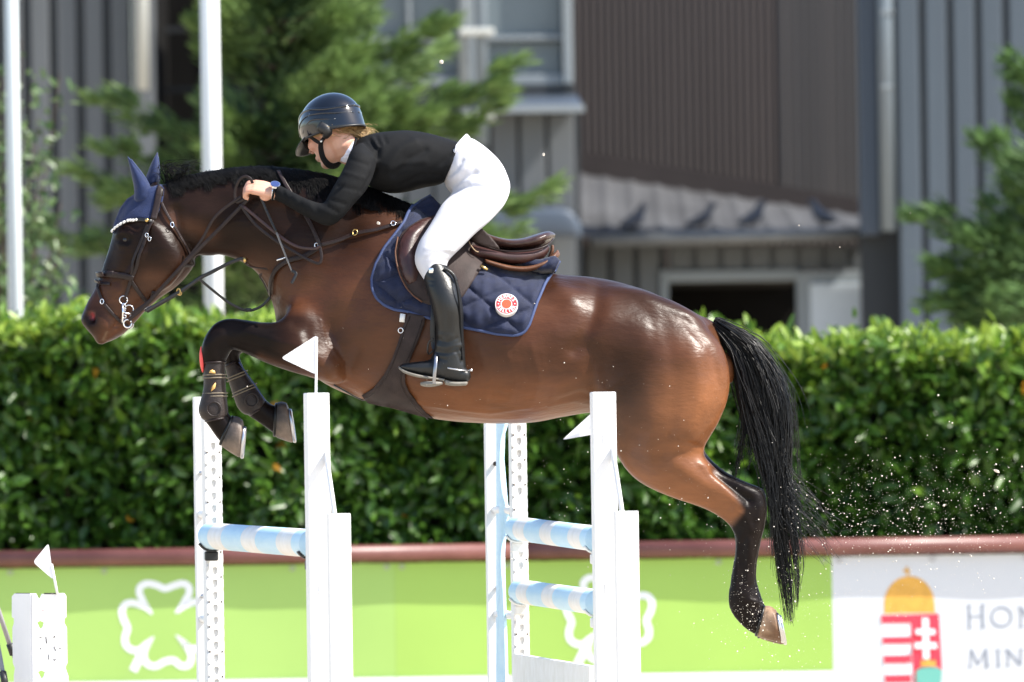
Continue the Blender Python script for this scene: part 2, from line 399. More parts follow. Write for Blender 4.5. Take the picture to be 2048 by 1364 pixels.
# ---- coat colours (dark bay: black points, dun-brown flanks)
brown = np.array([.084, .0285, .0102]); dark = np.array([.0110, .0058, .0042]); black = np.array([.0042, .0036, .0036]); tan = np.array([.185, .070, .0265]); grey = np.array([.06, .046, .038])
def sm(a, b, x): t = np.clip((x - a) / (b - a), 0, 1); return t * t * (3 - 2 * t)
wob = vnoise(HV, 9, 5) * 14 + vnoise(HV, 26, 6) * 5
Cc = np.tile(brown, (len(HV), 1))
def mixc(w, c):
    global Cc
    Cc = Cc * (1 - w[:, None]) + c * w[:, None]
py_ = PY + wob; px_ = PX + wob
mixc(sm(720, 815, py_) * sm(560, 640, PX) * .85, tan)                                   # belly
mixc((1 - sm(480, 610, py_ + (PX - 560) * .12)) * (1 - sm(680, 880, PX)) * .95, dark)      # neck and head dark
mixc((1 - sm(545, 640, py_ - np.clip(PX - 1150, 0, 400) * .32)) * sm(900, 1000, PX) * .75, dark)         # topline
mixc(np.exp(-((PX - 1250) / 85) ** 2 - ((PY - 745) / 170) ** 2) * .8, dark)                # shaded side of the thigh painted darker
mixc(np.exp(-((PX - 1405) / 60) ** 2 - ((PY - 800) / 100) ** 2) * .85, tan)  # sunlit buttock painted lighter with tan
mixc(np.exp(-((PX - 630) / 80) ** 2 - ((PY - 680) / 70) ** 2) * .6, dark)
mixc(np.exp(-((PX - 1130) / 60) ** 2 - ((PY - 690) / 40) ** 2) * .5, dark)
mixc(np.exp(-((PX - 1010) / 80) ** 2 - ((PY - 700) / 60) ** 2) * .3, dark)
mixc(np.exp(-(np.clip(segdist(PX, PY, [(335, 362), (372, 352), (440, 340), (508, 334), (580, 339), (650, 351), (720, 372), (800, 404), (850, 425)]) - 6 - 16 * np.exp(-((PX - 640) / 110) ** 2), 0, 99) / 9) ** 2), black)
mixc(np.exp(-(segdist(PX, PY, [(345, 440), (420, 470)]) / 18) ** 2) * .55, brown)
mixc(np.exp(-(segdist(PX, PY, [(300, 560), (330, 570)]) / 20) ** 2) * .75, brown)
mixc(np.exp(-(segdist(PX, PY, [(195, 600), (215, 585), (250, 590)]) / 14) ** 2) * .4, brown)
mixc((1 - sm(540, 690, px_)) * sm(622, 640, PY) * (PX > 390) * .96, black)                 # forearms
mixc(np.exp(-(segdist(PX, PY, [(520, 715), (600, 745), (640, 765)]) / 9) ** 2) * (np.abs(PX) > 0) * .5, brown)
_pl = [(1412, 912), (1438, 952), (1468, 995), (1482, 1022), (1462, 1044), (1446, 1052), (1440, 1100), (1400, 1420), (1760, 1420), (1760, 900), (1470, 900)]; _sd = segdist(PX, PY, _pl + _pl[:1]); _sd = np.where(inpoly(PX, PY, _pl), _sd, -_sd)
mixc(sm(-9, 10, _sd + wob * .5) * (PY > 880) * .98, black)                                # hocks down
mixc(np.exp(-(segdist(PX, PY, [(1250, 935), (1330, 985), (1440, 1035)]) / 14) ** 2) * .8, tan)
mixc(sm(1440, 1500, PX) * (PY < 720) * .9, black)                                         # dock
mixc((1 - sm(175, 232, PX + (660 - PY) * -.4)) * sm(590, 640, PY) * .85, black * 2)
mixc(np.exp(-(((PX - 183) / 7) ** 2 + ((PY - 641) / 11) ** 2)) * .95, black * .5)
mixc(np.exp(-(((PX - 183.5) / 4.5) ** 2 + ((PY - 631) / 5) ** 2)), np.array([.42, .06, .07]))     # pink inside the nostril
mixc(np.exp(-(segdist(PX, PY, [(206, 682), (214, 664)]) / 2.6) ** 2) * .7, np.array([.16, .10, .06]))
mixc(np.exp(-(segdist(PX, PY, [(222, 681), (242, 672)]) / 5) ** 2) * .5, grey)
mixc(np.exp(-(segdist(PX, PY, [(236, 474), (262, 472), (258, 490), (240, 488)]) / 5) ** 2) * .8, black)
mixc(np.exp(-(segdist(PX, PY, [(400, 695), (401, 732)]) / 4.5) ** 2) * .0, grey)
mixc(np.exp(-(segdist(PX, PY, [(232, 500), (228, 530)]) / 10) ** 2) * .25, grey * .6)

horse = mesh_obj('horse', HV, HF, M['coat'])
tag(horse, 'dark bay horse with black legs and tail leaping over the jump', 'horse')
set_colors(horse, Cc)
HBVH = BVHTree.FromPolygons([tuple(v) for v in HV], HF)

def surf(px, py, off=0.0, tree=None, side=-1, Yhint=-.2):
    """point of the horse's near side shown at a pixel (mirrored for the far side), lifted by off"""
    d = (at(px, py, 0) - CAM).normalized()
    hit, n, i, _ = (tree or HBVH).ray_cast(CAM, d)
    if hit is None:
        hit, n, i, _ = (tree or HBVH).find_nearest(at(px, py, Yhint))
    if n.dot(d) > 0: n = -n
    p = hit + n * off
    if side > 0: p = Vector((p.x, -p.y, p.z)); n = Vector((n.x, -n.y, n.z))
    return p, n

def resample(line, step):
    L = np.array(line, float); d = np.r_[0, np.cumsum(np.hypot(*np.diff(L, axis=0).T))]
    k = max(2, int(d[-1] / step) + 1); t = np.linspace(0, d[-1], k)
    return np.column_stack([np.interp(t, d, L[:, 0]), np.interp(t, d, L[:, 1])])

def smooth_line(line, sub=6): return catmull(np.array(line, float), sub)

# hooves
def hoof(name, cor, sole, hw0, hw1, y, m, label):
    mb = MB(); rows = []
    for t in np.linspace(0, 1, 9):
        q = [c * (1 - t) + s * t for c, s in zip(cor, sole)]; b = .10 * math.sin(PI * t) - (.16 if t > .99 else 0) - (.10 if t < .01 else 0); dx, dy = (q[0] - q[2]) * b * .5, (q[1] - q[3]) * b * .5
        rows.append((q[0] + dx * .4, q[1] + dy * .4, q[2] - dx, q[3] - dy, (hw0 * (1 - t) + hw1 * t) * (1 + b), y))
    mb.loft(rows, sub=2, n=24, e=2.0, dome=False)
    o = mb.build(name, m, horse)
    hv = np.array(mb.v); A0 = np.array((at(cor[0], cor[1], y) + at(cor[2], cor[3], y)) / 2); A1 = np.array((at(sole[0], sole[1], y) + at(sole[2], sole[3], y)) / 2); tt = np.clip(((hv - A0) @ (A1 - A0)) / ((A1 - A0) @ (A1 - A0)), 0, 1)[:, None]
    k = (.5 + .5 * vnoise(hv, 160, 8))[:, None]; c0, c1 = ((.030, .027, .027), (.17, .125, .095)) if m is M['hoof'] else ((.33, .22, .14), (.12, .06, .03)); ww = np.clip(tt * 1.0 + (hv[:, 2:3] < A1[2]) * .25 + (k - .5) * .4, 0, 1)
    set_colors(o, np.array(c0) * (1 - ww) + np.array(c1) * ww)
    cb = MB(); A = at(cor[0], cor[1], y); B = at(cor[2], cor[3], y); cc = (A + B) / 2; hh = (A - B) / 2
    cb.tube([cc + hh * .93 * math.cos(a) + Vector((0, hw0 * .93, 0)) * math.sin(a) for a in np.linspace(0, 2 * PI, 25)], .006, 8, cap=False); cb.build('coronet', M['hair'], o)
    rim = MB(); A = at(sole[0], sole[1], y); B = at(sole[2], sole[3], y); c = (A + B) / 2; h = (A - B) / 2
    nrm = (c - (at(cor[0], cor[1], y) + at(cor[2], cor[3], y)) / 2).normalized()
    pts = [c + nrm * .004 + h * .9 * math.cos(a) + Vector((0, hw1 * .9, 0)) * math.sin(a) for a in np.linspace(-2.5, 2.5, 22)]
    rim.tube(pts, .0065, 8); rim.build('horseshoe', M['steel'], o)
    o['label'] = label
M['steel'] = mat('steel', (.55, .55, .57), .28, .5, metal=1.0)
hoof('hoof', (440, 890, 466, 832), (482, 917, 488, 843), .042, .058, -.12, M['hoof'], 'grey near fore hoof')
hoof('hoof', (549, 873, 553, 806), (588, 886, 576, 808), .042, .058, .12, M['hoof'], 'grey far fore hoof')
hoof('hoof', (1512, 1272, 1528, 1212), (1564, 1286, 1550, 1218), .042, .056, -.101, M['hoof_pale'], 'pale striped near hind hoof')
hoof('hoof', (1517, 1276, 1533, 1216), (1569, 1290, 1555, 1222), .042, .056, .101, M['hoof_pale'], 'pale far hind hoof')

# eyes
for s in (-1, 1):
    p, n = surf(250, 480, -.0165, side=s)
    MB().ball(p, .019).build('eye', M['eye'], horse)

# tail: long loose hair falling from the dock
def strands(guides, n, spread, k=22, wave=.004, jit=(.8, 1.03), flare=1.0, per=26):
    """guides: list of (pixel path, y path); strands are blends of neighbouring guides"""
    G = []
    for path in guides:
        q = catmull(np.array([list(at(p[0], p[1], p[2])) for p in path]), 8)
        t = np.linspace(0, len(q) - 1, k); i0 = np.clip(t.astype(int), 0, len(q) - 2); f = (t - i0)[:, None]
        G.append(q[i0] * (1 - f) + q[i0 + 1] * f)
    G = np.array(G); out = []; ncl = max(3, n // per); cl_a = rng.uniform(0, len(G) - 1.001, ncl); cl_o = rng.normal(size=(ncl, 3)); cl_L = rng.uniform(*jit, ncl)
    for _ in range(n):
        ci = rng.integers(ncl); a = float(np.clip(cl_a[ci] + rng.normal() * .10, 0, len(G) - 1.001)); i = int(a); f = a - i
        s = G[i] * (1 - f) + G[i + 1] * f if len(G) > 1 else G[0].copy()
        L = min(1.0, cl_L[ci] * rng.uniform(.8, 1.06)); t = np.linspace(0, (k - 1) * min(L, 1), k); i0 = np.clip(t.astype(int), 0, k - 2); ff = (t - i0)[:, None]
        s = s[i0] * (1 - ff) + s[i0 + 1] * ff
        u = np.linspace(0, 1, k)[:, None]
        off = (cl_o[ci] * .85 + rng.normal(size=3) * .42) * spread * np.array([.6, 1.6, .6])
        s = s + off * (.35 + flare * u) + wave * np.sin(u * rng.uniform(4, 11) + rng.uniform(0, 6.28)) * rng.normal(size=3) * u
        out.append(s)
    return np.array(out)
tg = [[(1428, 655, 0), (1458, 705, 0), (1478, 790, 0), (1512, 900, 0), (1540, 985, 0), (1550, 1070, 0), (1562, 1160, 0), (1576, 1245, 0)],
      [(1430, 648, 0), (1485, 705, 0), (1515, 800, 0), (1540, 900, 0), (1556, 1000, 0), (1562, 1090, 0), (1575, 1170, 0), (1582, 1248, 0)],
      [(1432, 643, 0), (1502, 695, 0), (1545, 780, 0), (1560, 880, 0), (1562, 980, 0), (1580, 1080, 0), (1590, 1160, 0), (1588, 1240, 0)],
      [(1434, 641, 0), (1512, 690, 0), (1566, 775, 0), (1578, 870, 0), (1572, 950, 0), (1592, 1040, 0), (1600, 1110, 0), (1597, 1180, 0)]]
S1 = strands(tg, 1500, .011, jit=(.45, 1.0), wave=.008, flare=.5)
S2 = strands(tg, 480, .028, jit=(.3, .8), wave=.014, flare=1.2, per=4)
fly = [[(1560, 860, 0), (1572, 930, 0), (1600, 965, 0), (1660, 1010, 0), (1725, 1060, 0)], [(1560, 900, 0), (1580, 990, 0), (1625, 1040, 0), (1680, 1095, 0)], [(1560, 980, 0), (1590, 1060, 0), (1630, 1110, 0), (1668, 1190, 0)]]
S3 = strands(fly, 70, .03, jit=(.4, 1.0), wave=.02, per=2)
wisp = [[(1480, 780, 0), (1490, 860, 0), (1478, 930, 0), (1470, 990, 0)], [(1500, 800, 0), (1510, 880, 0), (1500, 960, 0), (1490, 1000, 0)]]
S4 = strands(wisp, 60, .02, jit=(.3, .9), wave=.012)
hair_mesh('tail', np.concatenate([S1, S2, S3, S4]), .0019, .0006, M['hair'], horse)
# mane: short hair lying over the crest, mostly to the near side
crest = catmull(np.array([(330, 366), (372, 354), (440, 342), (508, 336), (580, 341), (650, 353), (720, 373), (790, 401), (836, 420)], float), 20)
ms = []
def even8(q):
    q = catmull(np.array([tuple(v) for v in q]), 4); tt = np.linspace(0, len(q) - 1, 8); i0 = np.clip(tt.astype(int), 0, len(q) - 2); ff = (tt - i0)[:, None]
    return q[i0] * (1 - ff) + q[i0 + 1] * ff
for i in range(7500):
    a = rng.uniform(0, len(crest) - 1.01); j = int(a); f = a - j
    r = crest[j] * (1 - f) + crest[j + 1] * f
    s = -1 if rng.random() < .72 else 1; back = rng.uniform(4, 22); up = rng.uniform(1, 6) * (1 if rng.random() < .97 else 1.6)
    dn = rng.uniform(2, 22) * (.8 + .3 * math.sin(r[0] * .21) + .3 * math.sin(r[0] * .083)) * (.8 + 1.4 * math.exp(-((r[0] - 640) / 120) ** 2))
    h1, n1_ = surf(r[0] + 5 + back * .5, r[1] + 9, .004 + .004 * rng.random(), side=s); h2, n2_ = surf(r[0] + 8 + back, r[1] + 12 + dn, .003 + .005 * rng.random(), side=s)
    ms.append(even8([at(r[0], r[1] + 2, -.004 * s * 0), at(r[0] + 2 + back * .2, r[1] - up * .7, s * .010), h1, h2]))
for i in range(90):                                # blown tuft at the poll
    x = rng.uniform(330, 372); p = [at(x, 372, 0), at(x - 2 + rng.normal() * 6, 350, rng.normal() * .02), at(x + rng.normal() * 8 + (10 if x > 350 else -6), 335 + rng.normal() * 8, rng.normal() * .04), at(x + rng.uniform(5, 45), 330 + rng.uniform(-12, 24), rng.normal() * .05)]
    q = catmull(np.array([list(v) for v in p]), 4); tt = np.linspace(0, len(q) - 1, 8); i0 = np.clip(tt.astype(int), 0, len(q) - 2); ff = (tt - i0)[:, None]
    ms.append(q[i0] * (1 - ff) + q[i0 + 1] * ff)
hair_mesh('mane', np.array(ms), .0013, .0006, M['mane_hair'], horse)
# ================================================================== tack
M['leather'] = mat('leather', (.017, .0095, .0085), .42, .3, var=.35, vscale=25, bump=.15, bscale=220)
M['leather_black'] = mat('leather_black', (.011, .010, .010), .36, .5, var=.3, vscale=20, bump=.12, bscale=220)
M['leather_red'] = mat('leather_red', (.040, .015, .013), .42, .5, var=.4, vscale=18, bump=.12, bscale=200)
M['leather_seat'] = mat('leather_seat', (.042, .020, .016), .27, .5, var=.3, vscale=14, bump=.10, bscale=200)
M['leather_tan'] = mat('leather_tan', (.11, .044, .020), .5, .4, var=.3, vscale=20, bump=.2, bscale=120)
M['leather_flap'] = mat('leather_flap', (.034, .023, .021), .6, .22, var=.3, vscale=22, bump=.18, bscale=260)
M['navy'] = mat('navy', (.0085, .0135, .041), .7, .3, var=.25, vscale=30, bump=.35, bscale=420, sheen=.25)
M['navy_trim'] = mat('navy_trim', (.045, .065, .15), .6, .3, bump=.3, bscale=300)
M['bonnet'] = mat('bonnet', (.0075, .019, .073), .75, .3, var=.2, vscale=40, bump=.5, bscale=380, sheen=.3)
M['brass'] = mat('brass', (.6, .42, .16), .3, .5, metal=1.0)
M['chrome'] = mat('chrome', (.8, .8, .82), .14, .5, metal=1.0)
M['white_trim'] = mat('white_trim', (.75, .74, .72), .6, .3)
M['stitch'] = mat('stitch', (.35, .25, .16), .7, .2)
MPX = 1.0 / 550.0

def strap(name, line, w, m, parent, off=.006, th=.0022, sides=(-1, 1), sub=6, step=5, lift=None):
    """leather strap lying on the horse along a pixel line, w pixels wide"""
    L = resample(smooth_line(line, sub), step); out = []
    for s in sides:
        P, Nn = [], []
        for i, (x, y) in enumerate(L):
            p, n = surf(x, y, off + (lift(i / (len(L) - 1)) if lift else 0), side=s); P.append(p); Nn.append(tuple(n))
        P = np.array([tuple(p) for p in P])
        for _ in range(2):
            Q = P.copy(); Q[1:-1] = P[:-2] * .25 + P[1:-1] * .5 + P[2:] * .25; P = Q
        mb = MB(); mb.tube(P, .01, 10, flat=(w / 2 * MPX, th), side=np.array(Nn)); out.append(mb.build(name, m, parent))
    return out

def ring3(c, nrm, R, r, m, name, parent, n=20, k=8, arc=(0, 2 * PI), sq=1.0):
    nrm = Vector(nrm).normalized(); X = nrm.cross(Vector((0, 0, 1))); X.normalize(); Z = X.cross(nrm) * -1
    pts = [Vector(c) + X * (R * sq * math.cos(a)) + Z * (R * math.sin(a)) for a in np.linspace(arc[0], arc[1], n)]
    mb = MB(); mb.tube(pts, r, k, cap=abs(arc[1] - arc[0]) < 6.2); return mb.build(name, m, parent)

def patch(poly, step, offf, sides=(-1, 1), missY=-.02, sub=0, tree=None):
    """cloth or leather sheet lying on the horse inside a pixel outline; yields (verts, faces, px) per side"""
    P = smooth_line(list(poly) + [poly[0]], sub)[:-1] if sub else np.array(poly, float)
    P = resample(np.vstack([P, P[:1]]), step)[:-1]
    xs = np.arange(P[:, 0].min(), P[:, 0].max(), step); ys = np.arange(P[:, 1].min(), P[:, 1].max(), step)
    gx, gy = np.meshgrid(xs, ys); gx = gx + (np.arange(len(ys)) % 2)[:, None] * step / 2; gx, gy = gx.ravel(), gy.ravel()
    ok = inpoly(gx, gy, P) & (segdist(gx, gy, np.vstack([P, P[:1]])) > step * .6)
    pts = np.vstack([P, np.column_stack([gx[ok], gy[ok]])])
    nb = len(P)
    vv, _, ff, *_r = delaunay_2d_cdt([Vector(p) for p in pts], [(i, (i + 1) % nb) for i in range(nb)], [], 2, 1e-6)
    cs = np.array([np.mean([vv[i][:] for i in f], 0) for f in ff]); keep = inpoly(cs[:, 0], cs[:, 1], P)
    ff = [f for f, k in zip(ff, keep) if k]
    px = np.array([v[:] for v in vv]); edge = segdist(px[:, 0], px[:, 1], np.vstack([P, P[:1]]))
    base, nn = [], []
    for x, y in px:
        d = (at(x, y, 0) - CAM).normalized(); hit, n, i, _ = (tree or HBVH).ray_cast(CAM, d)
        if hit is None: hit = at(x, y, missY(x, y) if callable(missY) else missY); n = Vector((0, -1, 0)); 
        if n.dot(d) > 0: n = -n
        base.append(tuple(hit)); nn.append(tuple(n))
    base = np.array(base); nn = np.array(nn)
    adj = [[] for _ in px]
    for f in ff:
        for a in range(len(f)): adj[f[a]].append(f[a - 1]); adj[f[a - 1]].append(f[a])
    inner = edge > step * .4
    for _ in range(5):                                   # relax depth and normals only, so the outline stays
        yb = np.array([base[a, 1].mean() if False else np.mean(base[a, 1]) if len(a) else base[i, 1] for i, a in enumerate(adj)])
        base[:, 1] = base[:, 1] * .4 + yb * .6
        nb_ = np.array([np.mean(nn[a], 0) if len(a) else nn[i] for i, a in enumerate(adj)]); nn = nn * .4 + nb_ * .6
    nn /= np.linalg.norm(nn, axis=1)[:, None] + 1e-9
    for i, (x, y) in enumerate(px): base[i] = tuple(at(x, y, base[i, 1]))
    V = base + nn * np.asarray(offf(px[:, 0], px[:, 1], edge))[:, None] * np.array([.25, 1, .25])
    res = []
    for s in sides:
        W = V.copy(); F2 = ff
        if s > 0: W[:, 1] *= -1; F2 = [tuple(reversed(f)) for f in ff]
        res.append((W, F2))
    return res

def sheet(name, m, parent, poly, step, offf, th=.004, **k):
    out = []
    for V, Fc in patch(poly, step, offf, **k):
        o = mesh_obj(name, V, Fc, m, parent)
        if th:
            so = o.modifiers.new('solid', 'SOLIDIFY'); so.thickness = th; so.offset = 0
        out.append(o)
    return out

def base_of(px, py, Y=0): return at(px, py, Y)

# ---- bridle
bridle = empty('bridle', base_of(250, 640), 'brown leather bridle with silver pelham bit on the horse head', 'bridle')
LM = M['leather']
strap('headpiece', [(322, 366), (318, 390), (313, 415), (306, 442)], 13, LM, bridle, .013)
strap('cheekpiece', [(306, 440), (292, 478), (280, 512), (267, 548), (257, 578), (249, 600)], 7, LM, bridle, .011)
strap('noseband_hanger', [(297, 450), (282, 486), (270, 520), (262, 552)], 6.5, LM, bridle, .009)
for q in ((296, 471), (303, 478)):
    for s in (-1, 1):
        p, n = surf(q[0], q[1], .017, side=s); ring3(p, n, .0075, .0016, M['chrome'], 'buckle', bridle, sq=.75)
nb = strap('noseband', [(199, 549), (214, 548), (238, 550), (256, 553), (268, 557)], 13, LM, bridle, .010, th=.005)
MB().tube([at(206, 549, -.066), at(199, 549, -.052), at(195, 549, -.026), at(194, 549, 0), at(195, 549, .026), at(199, 549, .052), at(206, 549, .066)], .01, 10, sub=3, flat=(.011, .004), side=(1, 0, .3)).build('nose_piece', M['leather'], bridle)
MB().tube([at(199, 566, -.060), at(193, 562, -.044), at(190, 561, 0), at(193, 562, .044), at(199, 566, .060)], .01, 10, sub=3, flat=(.006, .003), side=(1, 0, .3)).build('nose_piece', M['leather'], bridle)
strap('noseband_strap', [(262, 560), (278, 584), (292, 602), (306, 615)], 8, LM, bridle, .008)
strap('flash_strap', [(194, 560), (199, 580), (207, 604), (222, 624), (240, 642), (256, 652)], 6.5, LM, bridle, .009)
strap('browband', [(232, 462), (246, 449), (264, 442), (284, 440), (304, 445)], 7, M['leather_black'], bridle, .011)
strap('throatlatch', [(322, 406), (334, 432), (350, 462), (366, 492), (382, 524), (390, 548)], 6, LM, bridle, .012)
for s in (-1, 1):
    p, n = surf(341, 452, .018, side=s); ring3(p, n, .009, .0018, M['chrome'], 'buckle', bridle, sq=.7)
    p, n = surf(296, 443, .016, side=s); MB().ball(p, .0075).build('rosette', M['brass'], bridle)
    p, n = surf(206, 604, .013, side=s); ring3(p, n, .009, .0018, M['chrome'], 'buckle', bridle, sq=.7)
    cord = resample(smooth_line([(230, 465), (243, 452), (258, 444), (276, 440)], 6), 2.2); mb = MB(); q = []
    for i, (x, y) in enumerate(cord):                       # twisted white cord
        p, n = surf(x, y, .014, side=s)
        if i % 3 != 2: mb.ball(p, (.0042, .0036, .0055), nu=8, nv=6)
    mb.build('browband_cord', M['white_trim'], bridle)
    # pelham bit: upper ring, mouthpiece loop, shank with two rings
    def B(x, y, o=.016): return surf(x, y, o, side=s)
    yb = surf(250, 615, .018)[0].y
    def b3(x, y): 
        v = at(x, y, yb); return Vector((v.x, v.y * (-s if s > 0 else 1), v.z))
    br = MB()
    def ringpx(cx, cy, r, a0, a1, w=.0021): br.tube([b3(cx + r * math.cos(a), cy - r * math.sin(a)) for a in np.linspace(a0, a1, 18)], w, 8)
    ringpx(247, 600, 8, 0, 2 * PI); ringpx(258, 619, 9, -2.6, 2.9); ringpx(255, 647, 8, 0.3, 6.4, .003)
    br.tube([b3(245, 608), b3(246, 625), b3(245, 645)], .0036, 8); br.tube([b3(247, 606), b3(252, 612)], .0034, 8)
    br.tube([b3(245, 621), b3(252, 627), b3(262, 627)], .003, 8); ringpx(249, 633, 3, 0, 6.3, .002)
    br.build('bit', M['chrome'], bridle)
    ch = MB()
    for i in range(9):
        x = 262 + i * 5; ch.ball(b3(x, 632 - i * 2.6 + math.sin(i) * 1.2), (.0052, .0022, .003), nu=8, nv=6)
    ch.build('curb_chain', M['steel'], bridle)
MB().tube([at(249, 618, -.07), at(249, 618, .07)], .007, 10).build('mouthpiece', M['steel'], bridle)

# ---- reins (held by the rider, still part of the bridle)
def free(name, pts, w, m, parent, mirror=True, side=(0, 1, 0), th=.0016, sub=8, group=None):
    for s in ((-1, 1) if mirror else (-1,)):
        P = [at(*p) for p in pts]
        if s > 0: P = [Vector((p.x, -p.y, p.z)) for p in P]
        P = catmull(np.array([tuple(p) for p in P]), sub)
        mb = MB(); mb.tube(P, .01, 10, flat=(w / 2 * MPX, th), side=side); mb.build(name, m, parent)
free('rein', [(257, 640, -.082), (292, 610, -.09), (340, 558, -.105), (390, 506, -.115), (446, 450, -.125), (498, 396, -.132)], 7.5, LM, bridle)
free('rein', [(262, 628, -.079), (300, 600, -.088), (345, 552, -.100), (398, 488, -.112), (432, 432, -.122), (484, 392, -.132)], 6, LM, bridle)
free('rein_loop', [(492, 396, -.14), (474, 404, -.128), (470, 386, -.125), (476, 364, -.13), (489, 353, -.135), (501, 358, -.138), (506, 370, -.135)], 6, LM, bridle, mirror=False)
free('rein_end', [(480, 408, -.135), (508, 446, -.14), (546, 477, -.155), (588, 503, -.175), (632, 526, -.195), (643, 518, -.197), (640, 495, -.192), (634, 476, -.188)], 6, LM, bridle, mirror=False)
free('rein_end', [(486, 412, -.135), (538, 455, -.152), (572, 481, -.168), (598, 494, -.18), (628, 497, -.192), (640, 492, -.194)], 6, M['leather_red'], bridle, mirror=False)

# ---- breastplate with martingale
bp = empty('breastplate', base_of(545, 590), 'brown leather breastplate and martingale round the horse chest', 'breastplate')
strap('wither_strap', [(556, 346), (572, 372), (590, 400), (612, 432), (628, 462), (639, 488)], 8, LM, bp, .012)
strap('side_strap', [(641, 491), (680, 481), (716, 468), (752, 462), (806, 447)], 8, LM, bp, .013)
strap('shoulder_strap', [(640, 494), (612, 512), (580, 521), (556, 537), (545, 562), (544, 590)], 10, LM, bp, .010)
strap('chest_strap', [(489, 522), (506, 538), (524, 556), (536, 578), (543, 594)], 5, M['leather_flap'], bp, .004)
for q, r in (((712, 468), .011), ((786, 452), .010), ((634, 492), .008)):
    for s in (-1, 1):
        p, n = surf(q[0], q[1], .018, side=s); ring3(p, n, r, .002, M['brass'] if r > .0105 else M['chrome'], 'ring', bp, sq=.8)
for s in (-1, 1):
    p, n = surf(566, 524, .015, side=s); mb = MB(); mb.tube([p + Vector((-.016, 0, .006)), p + Vector((.016, 0, .016))], .004, 6); mb.build('silver_plate', M['chrome'], bp)
free('martingale_strap', [(494, 514, -.03), (462, 524, -.035), (420, 545, -.04), (398, 556, -.045), (360, 582, -.06), (318, 606, -.075), (290, 622, -.085)], 6, M['leather_black'], bp)
free('martingale_fork', [(396, 556, -.04), (430, 584, -.02), (462, 608, -.01), (494, 621, 0), (520, 614, 0), (536, 600, 0), (546, 586, 0)], 5.5, M['leather_black'], bp, mirror=False)
MB().box(at(497, 620, 0), (.022, .016, .014)).build('keeper', M['leather_black'], bp, bevel=.003)
for y in (-1, 1):
    v = at(357, 583, -.062); ring3(Vector((v.x, v.y * -y, v.z)), (0.3, 1, 0), .011, .0022, M['brass'], 'ring', bp, sq=.6)
MB().tube([at(488, 513, -.03), at(491, 524, -.034)], .006, 8).build('buckle', M['brass'], bp)

# ---- ear bonnet
bon = empty('ear_bonnet', base_of(290, 400), 'blue crochet ear bonnet on the horse head', 'ear bonnet')
capline = [(225, 468), (229, 446), (240, 418), (254, 399), (272, 387), (300, 375), (322, 369), (329, 378), (326, 400), (318, 424), (306, 442), (284, 439), (262, 441), (246, 449), (231, 463)]
sheet('bonnet_cap', M['bonnet'], bon, capline, 4, lambda x, y, e: .006 + 0 * x, th=.004, missY=-.005)
for s in (-1, 1):
    pts = [(268, 398, 306, 386), (268, 376, 300, 371), (264, 355, 289, 353), (260, 336, 276, 336), (256, 320, 264, 321), (255, 313, 257, 314)] if s < 0 else [(287, 366, 320, 362), (293, 350, 320, 348), (300, 332, 319, 330), (307, 317, 317, 315), (313, 306, 316, 306)]
    mb = MB(); mb.loft([(a, b, c, d, w, s * .045) for (a, b, c, d), w in zip(pts, (.03, .032, .028, .02, .010, .003))], n=20, e=1.7, sub=5)
    er = mb.build('ear_cover', M['bonnet'], bon)
    edge_strip = MB(); q = [(303, 384), (297, 368), (287, 351), (274, 334), (262, 319)] if s < 0 else [(319, 360), (319, 346), (318, 330), (316, 314)]
    edge_strip.tube([at(a, b, s * .045 - .008) for a, b in q], .003, 6, sub=4); edge_strip.build('edge_strip', M['navy_trim'], er)  # lighter blue strip along the right edge of the ear cover

# ---- tendon boots on the forelegs
M['boot_shell'] = mat('boot_shell', (.020, .0125, .0105), .5, .4, var=.3, vscale=40, bump=.25, bscale=200)
M['gold'] = mat('gold', (.72, .42, .13), .45, .5)
M['coral'] = mat('coral', (.85, .10, .09), .55, .4)
def tendon_boot(y, secs, straps, label, pad):
    b = empty('tendon_boot', at(secs[-1][0], secs[-1][1], y), label, 'horse boot', 'tendon boots on the forelegs')
    mb = MB(); mb.loft([(*q, y) for q in secs], n=26, e=2.2, sub=4, dome=False); sh = mb.build('shell', M['boot_shell'], b)
    for i in (0, -1):
        q = secs[i]; A = at(q[0], q[1], y); Bp = at(q[2], q[3], y); c = (A + Bp) / 2; h = (A - Bp) / 2
        rm = MB(); rm.tube([c + h * 1.02 * math.cos(a) + Vector((0, q[4] * 1.03, 0)) * math.sin(a) for a in np.linspace(0, 2 * PI, 25)], .0045, 8, cap=False); rm.build('edge_binding', M['leather'], b)
    for (ax, ay, bx, by) in straps:
        for k in (-3, 3):
            A = at(ax, ay + k, y); Bp = at(bx, by + k, y); c = (A + Bp) / 2; h = (A - Bp) / 2
            sm_ = MB(); sm_.tube([c + h * 1.03 * math.cos(a) + Vector((0, .0425, 0)) * math.sin(a) for a in np.linspace(0, 2 * PI, 25)], .0026, 8, cap=False); sm_.build('strap', M['boot_strap'], b)
    c, r, yy = pad
    rg = MB(); rg.tube([at(c[0] + r * math.cos(a), c[1] + r * math.sin(a), yy) for a in np.linspace(0, 2 * PI, 26)], .003, 8, cap=False); rg.build('fetlock_pad', M['boot_shell'], b)
    return b
M['boot_strap'] = mat('boot_strap', (.17, .14, .10), .6, .3, bump=.3, bscale=200)
b1 = tendon_boot(-.12, [(409, 726, 450, 724, .040), (407, 745, 451, 745, .040), (407, 775, 452, 775, .040), (401, 800, 454, 798, .045), (397, 820, 456, 816, .048), (403, 836, 456, 830, .046), (412, 842, 452, 836, .042)],
                 [(407, 753, 452, 752), (406, 790, 454, 789)], 'brown tendon boot with gold emblem on the near foreleg', ((428, 818), 14, -.168))
